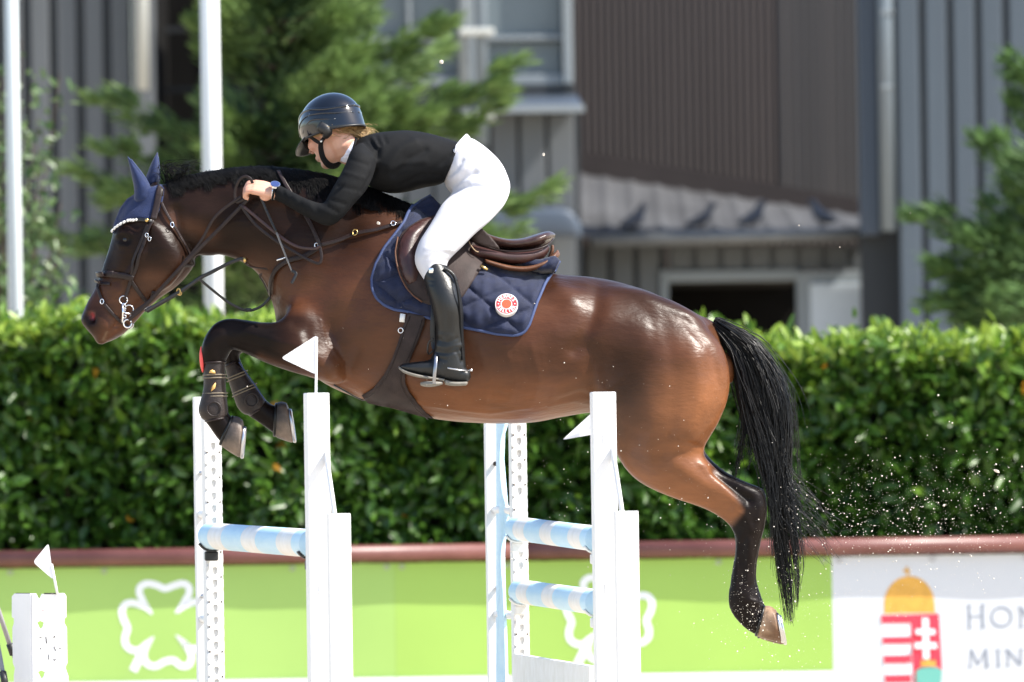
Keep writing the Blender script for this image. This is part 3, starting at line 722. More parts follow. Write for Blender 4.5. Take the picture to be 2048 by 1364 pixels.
b2 = tendon_boot(.12, [(450, 734, 474, 722, .038), (454, 752, 488, 738, .038), (463, 782, 505, 764, .040), (470, 802, 522, 786, .044), (476, 816, 532, 802, .046), (488, 828, 530, 812, .044), (500, 830, 524, 816, .04)],
                 [(455, 760, 494, 744), (466, 790, 512, 770)], 'brown tendon boot on the far foreleg with round fetlock pad', ((503, 800), 13, .074))
for poly in ([(418, 746), (420, 741), (425, 739), (430, 742), (431, 747)], [(422, 783), (424, 773), (431, 765), (432, 768), (430, 777)]):
    em = MB(); em.prism([at(x, y, -.1635) for x, y in poly], (0, -.003, 0)); em.build('gold_emblem', M['gold'], b1)
ed = MB(); ed.tube([at(478, 724, .085), at(492, 745, .08), (at(510, 770, .08)), at(531, 802, .08)], .0025, 6, sub=4); ed.build('edge_piping', M['navy_trim'], b2)
cor = MB(); cor.loft([(401, 694, 405, 696, .008, -.12), (399, 706, 408, 708, .02, -.12), (399, 720, 409, 720, .022, -.12), (401, 734, 409, 732, .018, -.12), (404, 744, 408, 742, .008, -.12)], n=14); cor.build('knee_patch', M['coral'], b1)

# ---- saddle pad (quilted), girth, saddle
pad = empty('saddle_pad', base_of(920, 600), 'navy quilted saddle pad with round red patch under the saddle', 'saddle pad')
padline = [(862, 391), (842, 402), (824, 415), (814, 432), (808, 448), (790, 472), (768, 500), (753, 530), (746, 558), (747, 580), (755, 597), (770, 611), (790, 620), (815, 624), (850, 634), (885, 645), (925, 655),
           (960, 662), (995, 669), (1026, 672), (1040, 670), (1050, 664), (1058, 652), (1066, 630), (1074, 608), (1091, 574), (1108, 545), (1119, 521), (1110, 512), (1080, 520), (1040, 522), (1000, 512), (950, 492), (920, 464), (890, 420)]
def quilt(x, y, e):
    a = (x * .55 + y * .83) ; b = (x * .72 - y * .69)
    a = (y - 545) - (x - 985) * .83; b = (y - 600) + (x - 960) * .40
    da = np.abs((a / 72 + .5) % 1 - .5) * 72 / 1.3; db = np.abs((b / 58 + .5) % 1 - .5) * 58 / 1.08
    d = np.minimum(da, db)
    puff = .020 * (1 - np.exp(-(d / 8) ** 1.0)) + .0025 * np.sin(x * .21 + y * .13) * np.sin(y * .17 - x * .06) * (d > 4)
    return .012 + puff * np.clip(e / 12, 0, 1)
sheet('quilted_cloth', M['navy'], pad, padline, 3.4, quilt, th=.007, missY=lambda x, y: -.025 - .13 * min(1, max(0, (x - 920) / 60)))
for s in (-1, 1):                                           # piped edge
    L = resample(np.array(padline[:28], float), 6); P = []
    for x, y in L:
        d = (at(x, y, 0) - CAM).normalized(); h, n, i, _ = HBVH.ray_cast(CAM, d)
        p = (h + n * .014) if h is not None else at(x, y, -.035)
        P.append((p.x, p.y * (1 if s < 0 else -1), p.z))
    P = np.array(P)
    for _ in range(3): P[1:-1, 1] = P[:-2, 1] * .25 + P[1:-1, 1] * .5 + P[2:, 1] * .25
    pm = MB(); pm.tube(P, .0058, 8); pm.build('piping', M['navy_trim'], pad)
# round patch with its lettering
M['patch_red'] = mat('patch_red', (.72, .035, .045), .65, .3, bump=.3, bscale=300)
M['patch_white'] = mat('patch_white', (.85, .80, .78), .65, .3)
M['patch_orange'] = mat('patch_orange', (.80, .09, .04), .65, .3)
def disc_rings(c, X, Z, r0, r1, n=40, lift=None):
    V = []; Fc = []
    for j in range(n):
        a = 2 * PI * j / n
        for r in (r0, r1): V.append(c + X * r * math.cos(a) + Z * r * math.sin(a))
    for j in range(n): k = (j + 1) % n; Fc.append((2 * j, 2 * j + 1, 2 * k + 1, 2 * k))
    return V, Fc
def text_mesh(ch, size):
    cu = bpy.data.curves.new('t', 'FONT'); cu.body = ch; cu.size = size; cu.align_x = 'CENTER'; cu.align_y = 'CENTER'; cu.extrude = 0; cu.offset = size * .02
    o = bpy.data.objects.new('t', cu); COL.objects.link(o); me = evaluated(o)
    V = [tuple(v.co) for v in me.vertices]; Fc = [tuple(p.vertices) for p in me.polygons]
    bpy.data.objects.remove(o); bpy.data.curves.remove(cu); bpy.data.meshes.remove(me)
    return V, Fc
cp, cn = surf(1013, 617, .0)
pts_ = [surf(1013 + dx, 617 + dy)[0] for dx, dy in ((-18, 0), (18, 0), (0, -18), (0, 18))]
X_ = (pts_[1] - pts_[0]).normalized(); Z_ = (pts_[2] - pts_[3]).normalized(); N_ = X_.cross(Z_).normalized(); N_ = N_ if N_.y < 0 else -N_
pc = cp + N_ * .042; R_ = 22.5 * MPX
bd = MB(); bd.rings([[cp + N_ * .016 + X_ * R_ * 1.0 * math.cos(a) + Z_ * R_ * math.sin(a) for a in np.linspace(0, 2 * PI, 41)[:-1]], [pc + X_ * R_ * math.cos(a) + Z_ * R_ * math.sin(a) for a in np.linspace(0, 2 * PI, 41)[:-1]]], cap=True)
badge = bd.build('round_patch', M['patch_white'], pad, smooth=False); badge['label'] = 'round red and white patch with lettering'
pr = MB(); pr.add(*disc_rings(pc + N_ * .0012, X_, Z_, R_ * .52, R_ * .92)); pr.build('red_ring', M['patch_red'], badge, smooth=False)
pr = MB(); pr.add(*disc_rings(pc + N_ * .0012, X_, Z_, 0.0005, R_ * .43)); pr.build('centre_dot', M['patch_orange'], badge, smooth=False)
lt = MB()
def arc_text(word, a_mid, top, size, r, spread):
    n = len(word)
    for i, ch in enumerate(word):
        a = a_mid + (-(i - (n - 1) / 2) * spread if top else (i - (n - 1) / 2) * spread)
        rad = X_ * math.cos(a) + Z_ * math.sin(a); up = rad if top else -rad; rt = up.cross(N_).normalized(); 
        if rt.dot(X_ * (1 if True else -1)) < 0 and abs(math.sin(a)) > .3: rt = -rt
        V, Fc = text_mesh(ch, size)
        lt.add([pc + N_ * .0024 + rad * r + rt * v[0] + up * v[1] for v in V], Fc)
arc_text('HERM\u00c8S', PI / 2, True, R_ * .44, R_ * .715, .42); arc_text('SELLIER', -PI / 2, False, R_ * .44, R_ * .725, .37)
for a in (0, PI): 
    V, Fc = disc_rings(pc + N_ * .0024 + (X_ * math.cos(a)) * R_ * .72, X_, Z_, .0001, R_ * .06, 10); lt.add(V, Fc)
lt.build('lettering', M['patch_white'], badge, smooth=False)

girth = empty('girth', base_of(800, 800), 'wide dark leather belly guard girth under the horse chest', 'girth')
gl = [(817, 626), (853, 632), (849, 650), (836, 684), (823, 714), (811, 745), (811, 765), (818, 782), (832, 800), (850, 820), (869, 836), (830, 826), (788, 814), (736, 803), (724, 789), (748, 775), (768, 750), (784, 720), (795, 690), (806, 655)]
sheet('belly_guard', M['leather_flap'], girth, gl, 4, lambda x, y, e: .016 + 0 * x, th=.008, missY=0)
for s in (-1, 1):
    for ln in ([(822, 634), (812, 658), (800, 694), (788, 724), (772, 754), (752, 778), (732, 790)], [(846, 640), (836, 672), (822, 706), (805, 742), (806, 766), (816, 788), (832, 806), (858, 828)]):
        mb = MB(); P = [];
        for x, y in resample(smooth_line(ln), 6):
            p, n = surf(x, y, .021, side=s); P.append(tuple(p))
        mb.tube(P, .0016, 6); mb.build('stitching', M['leather'], girth)
    p, n = surf(804, 661, .022, side=s); ring3(p, n, .009, .002, M['chrome'], 'ring', girth)
    p, n = surf(806, 640, .020, side=s); mb = MB(); mb.tube([p + Vector((.004, 0, .022)), p + Vector((0, 0, -.008))], .008, 8, flat=(.010, .003), side=tuple(n)); mb.build('billet_end', M['white_trim'], girth)
strap('girth_buckle_strap', [(668, 768), (690, 780), (712, 792), (740, 804)], 4, M['leather_black'], girth, .004)

saddle = empty('saddle', base_of(930, 500), 'dark brown leather jumping saddle with stirrups on the navy pad', 'saddle')
seat = MB()
seat.loft([(848, 420, 862, 462, .05, 0), (880, 430, 890, 474, .075, 0), (915, 446, 922, 486, .09, 0), (955, 456, 957, 496, .11, 0), (990, 470, 990, 500, .14, 0), (1020, 477, 1020, 502, .165, 0), (1048, 475, 1048, 501, .175, 0), (1075, 467, 1074, 497, .175, 0), (1097, 462, 1092, 489, .15, 0), (1107, 466, 1104, 480, .10, 0)], n=30, e=2.6)
V, Fc = remesh(seat, .006, 3)
x = V[:, 0]; cx = at(1020, 480).x                      # dished seat between the raised pommel and cantle
pxs, pys = proj(V); dish = np.exp(-(V[:, 1] / .07) ** 2) * np.exp(-((pxs - 1010) / 55) ** 2) * .02 * (pys < 488); V[:, 2] -= dish
so = mesh_obj('seat', V, Fc, M['leather_seat'], saddle)
for s in (-1, 1):
    pn = MB(); pn.loft([(950, 490, 950, 516, .04, s * .15), (985, 499, 985, 521, .05, s * .15), (1020, 503, 1020, 528, .055, s * .145), (1055, 500, 1055, 528, .055, s * .135), (1082, 493, 1082, 520, .05, s * .12), (1093, 490, 1092, 512, .04, s * .11)], n=18); pn.build('panel', M['leather_red'], saddle)
    wl = MB(); wl.tube([at(x_, y_, s * w) for x_, y_, w in ((958, 487, .165), (990, 499, .172), (1020, 503, .19), (1050, 502, .19), (1078, 497, .18), (1096, 489, .155), (1106, 478, .10))], .0035, 8, sub=4); wl.build('welt', M['leather'], saddle)
    hp = MB(); hp.loft([(972, 518, 974, 528, .05, s * .17), (1018, 530, 1018, 541, .05, s * .165), (1055, 532, 1055, 543, .05, s * .155), (1086, 522, 1088, 534, .05, s * .14), (1108, 506, 1112, 519, .04, s * .12), (1114, 500, 1119, 512, .03, s * .10)], n=16); hp.build('half_pad', M['leather_tan'], saddle)
    tb = MB(); tb.loft([(1096, 512, 1104, 514, .012, s * .12), (1101, 500, 1108, 502, .014, s * .12), (1102, 492, 1108, 492, .010, s * .12)], n=12); tb.build('cantle_tab', M['leather_tan'], saddle)
flapline = [(866, 436), (840, 443), (817, 457), (803, 470), (796, 484), (793, 512), (796, 535), (803, 556), (817, 582), (832, 597), (848, 607), (870, 614), (895, 610), (915, 604), (927, 594), (940, 574), (956, 549), (970, 524), (993, 502), (975, 494), (950, 486), (930, 470), (900, 445)]
def flapoff(x, y, e): return .040 + .006 * np.clip(e / 20, 0, 1)
sheet('flap', M['leather_flap'], saddle, flapline, 4.5, flapoff, th=.006, missY=-.05)
rollline = [(864, 437), (840, 446), (819, 459), (806, 473), (799, 487), (797, 512), (800, 532), (808, 556), (820, 572), (836, 566), (842, 540), (832, 510), (840, 480), (862, 452), (880, 440)]
sheet('knee_roll', M['leather_red'], saddle, rollline, 4, lambda x, y, e: .044 + .020 * (1 - np.exp(-(e / 9) ** 1.5)), th=.004, missY=-.07)
skirt = [(928, 489), (945, 474), (962, 456), (978, 470), (996, 492), (1000, 499), (975, 494), (952, 486)]
sheet('skirt', M['leather_flap'], saddle, skirt, 4, lambda x, y, e: .056 + 0 * x, th=.005, missY=-.14)
for s in (-1, 1):
    st = MB(); st.tube([tuple(surf(x_, y_, .052, side=s)[0]) for x_, y_ in ((922, 495), (928, 505), (934, 514), (942, 522), (947, 524))], .0022, 6, sub=3); st.build('flap_crease', M['stitch'], saddle)
    fb = MB(); fb.tube([tuple(surf(x_, y_, .048, side=s)[0]) for x_, y_ in resample(np.array([(797, 486), (794, 512), (797, 535), (804, 556), (818, 582), (833, 597), (849, 607)]), 6)], .003, 6); fb.build('flap_binding', M['leather_tan'], saddle)
    p, n = surf(958, 500, .053, side=s); ov = MB()
    X1 = Vector((1, 0, -.12)).normalized(); Z1 = Vector((.12, 0, 1)).normalized()
    for rr in (.017, .012): ov.tube([p + X1 * rr * math.cos(a) + Z1 * rr * .55 * math.sin(a) for a in np.linspace(0, 2 * PI, 24)], .0009, 5, cap=False)
    for k in (-.006, 0, .006): ov.tube([p + X1 * (k - .003) - Z1 * .004, p + X1 * k + Z1 * .004, p + X1 * (k + .003) - Z1 * .003], .0009, 5)
    ov.build('embossed_oval', M['stitch'], saddle)
    bk = MB(); q, n = surf(962, 551, .042, side=s); bk.tube([q + Vector((-.012, 0, .008)), q + Vector((.014, 0, -.008))], .006, 8); bk.build('billet_buckle', M['brass'], saddle)
# ================================================================== the rider
M['skin'] = mat('skin', (.62, .34, .24), .5, .4, attr='coat', var=.06, vscale=20, bump=.06, bscale=150)
M['skin'].node_tree.nodes['Principled BSDF'].inputs['Subsurface Weight'].default_value = .12
M['skin'].node_tree.nodes['Principled BSDF'].inputs['Subsurface Radius'].default_value = (.012, .004, .002)
M['jacket'] = mat('jacket', (.0085, .0088, .0095), .8, .12, var=.15, vscale=30, bump=.18, bscale=300)
M['breeches'] = mat('breeches', (.58, .58, .62), .75, .25, var=.03, vscale=12, bump=.12, bscale=250, sheen=.1)
M['boot'] = mat('boot', (.0085, .009, .0095), .37, .42, var=.25, vscale=10, bump=.10, bscale=120, rvar=.06)
M['sole'] = mat('sole', (.20, .185, .16), .7, .3, var=.3, vscale=30)
M['helmet'] = mat('helmet', (.0035, .005, .009), .14, .4, coat=.6)
M['helmet_matt'] = mat('helmet_matt', (.012, .012, .013), .45, .5)
M['visor'] = mat('visor', (.05, .047, .045), .35, .5)
M['webbing'] = mat('webbing', (.007, .007, .0075), .7, .3, bump=.3, bscale=300)
M['lens'] = mat('lens', (.02, .022, .02), .08, .6)
M['blonde'] = mat('blonde', (.42, .27, .12), .45, .5)
M['steel_dull'] = mat('steel_dull', (.32, .32, .34), .30, .5, metal=1.0)
M['shirt'] = mat('shirt', (.74, .75, .86), .7, .3, bump=.1, bscale=200)
M['pearl'] = mat('pearl', (.85, .85, .85), .15, .6)
M['watch_blue'] = mat('watch_blue', (.03, .05, .16), .15, .6, coat=.6)

yk = surf(850, 520)[0].y - .044                       # where the flap lies at the knee
yc = surf(900, 600)[0].y - .044
ya = surf(905, 715)[0].y - .012
KY = yk - .062; CY = yc - .052; AY = ya - .052

# head frame: nods down and turns a little away from the camera
yaw, pit = math.radians(38), math.radians(25)
hf = Vector((-math.cos(yaw) * math.cos(pit), math.sin(yaw) * math.cos(pit), -math.sin(pit)))
hl = Vector((0, 0, 1)).cross(hf); hl.normalize(); hu = hf.cross(hl); hu.normalize()
HC = at(662, 262, 0)
def hd(f, l, u): return HC + hf * f + hl * l + hu * u

rb = MB()
rb.ball(hd(-.012, 0, .032), (.098, .074, .092), (hf, hl, hu), 24, 16)
rb.ball(hd(.030, 0, -.050), (.062, .056, .062), (hf, hl, hu), 20, 14)
rb.ball(hd(.040, 0, .005), (.056, .062, .06), (hf, hl, hu), 20, 14)
rb.ball(hd(.070, 0, -.098), (.022, .024, .020), (hf, hl, hu), 14, 10)
rb.ball(hd(.080, 0, -.066), (.018, .026, .020), (hf, hl, hu), 14, 10)
for s in (-1, 1):
    rb.ball(hd(.062, s * .036, -.024), (.030, .026, .026), (hf, hl, hu), 14, 10)
    rb.ball(hd(-.012, s * .076, -.012), (.018, .008, .030), (hf, hl, hu), 14, 10)
rb.tube([hd(.088, 0, .012), hd(.104, 0, -.010), hd(.116, 0, -.032)], [.009, .011, .0125], 10)
for s in (-1, 1): rb.ball(hd(.102, s * .012, -.036), (.010, .008, .007), (hf, hl, hu), 10, 8)
rb.ball(hd(.096, 0, -.062), (.007, .022, .005), (hf, hl, hu), 12, 8); rb.ball(hd(.093, 0, -.073), (.008, .019, .006), (hf, hl, hu), 12, 8)
rb.tube([hd(-.02, 0, -.02), hd(-.028, 0, -.065), at(694, 300, 0), at(725, 308, 0)], [.05, .05, .052, .06], 18, sub=4)
# trunk and limbs under the clothes
rb.loft([(716, 288, 722, 340, .09, 0), (748, 280, 750, 362, .14, 0), (800, 272, 794, 372, .14, 0), (862, 276, 850, 362, .125, 0), (920, 300, 892, 350, .105, 0), (965, 318, 908, 370, .12, 0), (990, 350, 930, 382, .11, 0)], n=28)
for s in (-1, 1):
    rb.tube([at(*q, s * y_) for q, y_ in (((738, 310), .13), ((729, 312), .165), ((719, 338), .205), ((703, 371), .23), ((683, 398), .243), ((664, 424), .245), ((646, 428), .24), ((615, 417), .222), ((588, 403), .195), ((564, 390), .165), ((540, 383), .141))], [.032, .034, .034, .03, .028, .025, .025, .025, .024, .023, .023], 14, sub=3)
    kk = lambda f: s * (.10 + (-KY - .10) * f)
    rb.tube([at(960, 372, s * .09), at(948, 406, kk(.3)), at(928, 434, kk(.55)), at(904, 462, kk(.78)), at(882, 489, kk(.93)), at(867, 512, kk(1)), at(864, 532, s * -KY), at(874, 556, s * -(KY * .7 + CY * .3)), at(884, 585, s * -CY), at(895, 618, s * -CY), at(899, 660, s * -(CY + AY) / 2), at(898, 700, s * -AY), at(893, 732, s * -AY), at(860, 738, s * -AY), at(820, 737, s * -AY)], [.065, .066, .06, .052, .046, .04, .038, .036, .036, .034, .03, .026, .024, .022, .016], 16, sub=3)
    # the hand closes on the rein: back of the hand, four curled fingers, thumb along the far side
    w = at(545, 383, s * .140); kn = at(507, 374, s * .139)
    f_ = (kn - w).normalized(); b_ = Vector((0, -s * .78, .62)); b_ = (b_ - f_ * b_.dot(f_)).normalized()      # little finger (outer, low) to index (inner, high)
    d_ = f_.cross(b_).normalized()
    if d_.z > 0: d_ = -d_                                                   # towards the palm
    for i, k in enumerate((-.026, -.009, .009, .026)):
        rb.tube([w + b_ * k * .75 + f_ * .004, w + b_ * k * .95 + f_ * .035 - d_ * .003, kn + b_ * k], [.0155, .0145, .0125], 12, sub=3)
        ln = (.84, .97, 1.05, .98)[i]; k0 = kn + b_ * k * 1.04
        p1 = k0 + f_ * .024 * ln + d_ * .012; p2 = p1 + f_ * .002 + d_ * .024 * ln; p3 = p2 - f_ * .016 + d_ * .004
        rb.tube([k0 - f_ * .006, k0 + f_ * .012 * ln + d_ * .003, p1, p2, p3], [.0105, .0100, .0098, .0090, .0078], 12, sub=3)
    t0 = w + f_ * .018 + b_ * .024 + d_ * .016
    rb.tube([t0, t0 + f_ * .022 + b_ * .006 + d_ * .008, t0 + f_ * .046 - b_ * .004 + d_ * .012, t0 + f_ * .062 - b_ * .014 + d_ * .014], [.016, .0135, .011, .0085], 12, sub=3)
    rb.ball(w + f_ * .020 - b_ * .020 + d_ * .016, (.022, .016, .016), None, 12, 8)
RV, RF = remesh(rb, .0042, 3, .4)
RN = vnormals(RV, RF); px, py = proj(RV)
def hl_w(f, l, u, r): q = np.array(hd(f, l, u)); return np.exp(-(np.linalg.norm(RV - q, axis=1) / r) ** 2)
RV = RV + RN * (-.004 * sum(hl_w(.086, s * .03, .0, .014) for s in (-1, 1)) - .003 * hl_w(.1, 0, -.067, .006))[:, None]
sk = np.tile(np.array([.60, .33, .235]), (len(RV), 1))
def mixr(w, c):
    global sk
    sk = sk * (1 - w[:, None]) + np.array(c) * w[:, None]
for s in (-1, 1): mixr(.5 * hl_w(.07, s * .04, -.03, .03), (.66, .27, .19))
mixr(.8 * hl_w(.1, 0, -.067, .016), (.50, .17, .14)); mixr(.35 * np.exp(-((px - 500) / 12) ** 2 - ((py - 378) / 20) ** 2), (.62, .27, .18))
hid = (np.linalg.norm(RV - np.array(HC), axis=1) > .17) & (px > 560); RN2 = vnormals(RV, RF); RV = RV - RN2 * (hid * .017)[:, None]
rider = mesh_obj('person', RV, RF, M['skin'])
tag(rider, 'rider in black jacket, white breeches and black helmet leaning low over the horse neck', 'person'); set_colors(rider, sk)

def sculpt(V, Fc, lines, noise=(0, 20)):
    N = vnormals(V, Fc); m2 = V.copy(); m2[:, 1] = -np.abs(m2[:, 1]); x, y = proj(m2); d = np.zeros(len(V)); sw = np.clip(np.abs(N[:, 1]) * 1.7 - .1, 0, 1)
    for ln, r, a in lines: d += a * np.exp(-(segdist(x, y, ln) / r) ** 2) * sw
    if noise[0]: d += noise[0] * vnoise(V, noise[1], 9)
    return V + N * d[:, None]

# jacket
jb = MB()
jb.loft([(712, 281, 712, 330, .085, 0), (726, 273, 730, 364, .135, 0), (752, 266, 754, 380, .165, 0), (785, 262, 784, 387, .168, 0), (818, 261, 812, 384, .162, 0), (856, 266, 848, 375, .15, 0), (892, 276, 874, 371, .142, 0), (924, 287, 888, 366, .142, 0)], n=34, e=2.3, dome=False)
for s in (-1, 1):
    jb.loft([(722, 282, 764, 330, .05, s * .13), (704, 298, 755, 322, .062, s * .17), (692, 326, 747, 350, .058, s * .205), (676, 358, 730, 384, .054, s * .23), (660, 385, 706, 412, .050, s * .243), (648, 406, 680, 440, .047, s * .246),
             (638, 406, 654, 452, .044, s * .240), (612, 398, 618, 437, .042, s * .222), (588, 385, 588, 421, .038, s * .195), (566, 374, 562, 406, .034, s * .165), (552, 370, 546, 399, .031, s * .146)], n=22, e=2.1, dome=False)
V, Fc = remesh(jb, .007, 5)
V = sculpt(V, Fc, [([(738, 278), (750, 296)], 3, -.007), ([(752, 272), (760, 290)], 3, -.007), ([(766, 269), (772, 286)], 3, -.006), ([(745, 275), (756, 293)], 3, .004), ([(700, 318), (735, 330)], 4, -.003), ([(690, 345), (728, 356)], 4, .003), ([(676, 372), (714, 380)], 4, -.003), ([(600, 396), (604, 424)], 4, -.003), ([(618, 402), (630, 436)], 5, .003), ([(800, 372), (840, 352), (880, 350)], 5, -.005), ([(780, 340), (806, 326), (850, 322)], 6, .004), ([(776, 330), (800, 300), (830, 285)], 9, .008), ([(790, 350), (820, 318), (850, 300)], 7, -.008),
                   ([(756, 300), (750, 340), (726, 384)], 5, -.010), ([(860, 345), (900, 312)], 6, -.005), ([(842, 362), (880, 335)], 6, .004), ([(664, 400), (690, 408)], 3, -.004), ([(656, 412), (676, 424)], 3, -.004), ([(640, 416), (660, 428)], 4, .003),
                   ([(566, 380), (572, 402)], 3, -.003), ([(578, 382), (584, 408)], 4, -.002)], (.0012, 40))
mesh_obj('jacket', V, Fc, M['jacket'], rider)
for s in (-1, 1):
    cu = MB(); A, B = at(551, 369, s * .146), at(545, 399, s * .146); c = (A + B) / 2; h = (A - B) / 2
    cu.tube([c + h * 1.02 * math.cos(a) + Vector((0, .032, 0)) * math.sin(a) for a in np.linspace(0, 2 * PI, 25)], .004, 8, cap=False); cu.build('cuff', M['jacket'], rider)
cl = MB(); R = []
for (ax, ay, bx, by, hw) in ((697, 275, 681, 322, .061), (705, 274, 690, 325, .066), (716, 277, 703, 327, .071)):
    A, B = at(ax, ay, 0), at(bx, by, 0); c = (A + B) / 2; h = (A - B) / 2
    R.append([c + h * math.cos(a) + Vector((0, hw, 0)) * math.sin(a) for a in np.linspace(0, 2 * PI, 33)[:-1]])
cl.rings(R, cap=False); co = cl.build('shirt_collar', M['shirt'], rider); mo = co.modifiers.new('s', 'SOLIDIFY'); mo.thickness = .004
st = MB(); A, B = at(713, 278, 0), at(704, 326, 0); c = (A + B) / 2; h = (A - B) / 2
st.tube([c + h * 1.06 * math.cos(a) + Vector((0, .073, 0)) * math.sin(a) for a in np.linspace(0, 2 * PI, 33)], .0065, 8, cap=False); st.build('jacket_collar', M['jacket'], rider)

# breeches
bb = MB()
bb.loft([(938, 275, 889, 326, .120, 0), (950, 280, 887, 348, .145, 0), (975, 298, 890, 368, .160, 0), (1000, 322, 900, 384, .168, 0), (1015, 352, 915, 394, .165, 0), (1014, 385, 935, 405, .13, 0)], n=34, e=2.3, dome=False)
t = lambda k, hw: None
for s in (-1, 1):
    K = -KY * s if s > 0 else KY
    bb.loft([(1008, 335, 903, 376, .085, s * .085), (1020, 368, 902, 388, .092, s * .10), (1012, 404, 884, 408, .092, s * (.10 + (-KY - .10) * .30)), (988, 434, 868, 434, .086, s * (.10 + (-KY - .10) * .55)), (957, 462, 852, 462, .080, s * (.10 + (-KY - .10) * .78)),
             (928, 490, 837, 488, .072, s * (.10 + (-KY - .10) * .93)), (905, 512, 829, 512, .066, s * -KY), (894, 530, 832, 532, .062, s * -KY), (900, 556, 846, 556, .055, s * -(KY * .7 + CY * .3)), (905, 580, 860, 580, .05, s * -CY)], n=26, e=2.1)
V, Fc = remesh(bb, .007, 5)
V = sculpt(V, Fc, [([(902, 384), (925, 374), (950, 372), (972, 376)], 5, -.008), ([(905, 372), (930, 355), (952, 345)], 5, -.009), ([(898, 352), (915, 338), (925, 320)], 4, -.006), ([(925, 350), (945, 338), (955, 318)], 4, -.005), ([(935, 366), (960, 356), (980, 354)], 4, -.005), ([(900, 360), (920, 342), (940, 322)], 6, .003), ([(890, 372), (902, 386)], 4, .004), ([(915, 366), (940, 362)], 4, .003),
                   ([(968, 330), (985, 360), (975, 400)], 10, .003), ([(846, 520), (870, 508), (896, 506)], 4, -.003), ([(852, 498), (880, 494), (905, 500)], 4, .003)], (.0012, 34))
br_ = mesh_obj('breeches', V, Fc, M['breeches'], rider)
wb = MB(); A, B = at(936, 273, 0), at(887, 330, 0); c = (A + B) / 2; h = (A - B) / 2
wb.tube([c + h * 1.01 * math.cos(a) + Vector((0, .124, 0)) * math.sin(a) for a in np.linspace(0, 2 * PI, 41)], .006, 8, cap=False, flat=(.011, .004), side=(1, 0, .8)); wb.build('waistband', M['breeches'], br_)

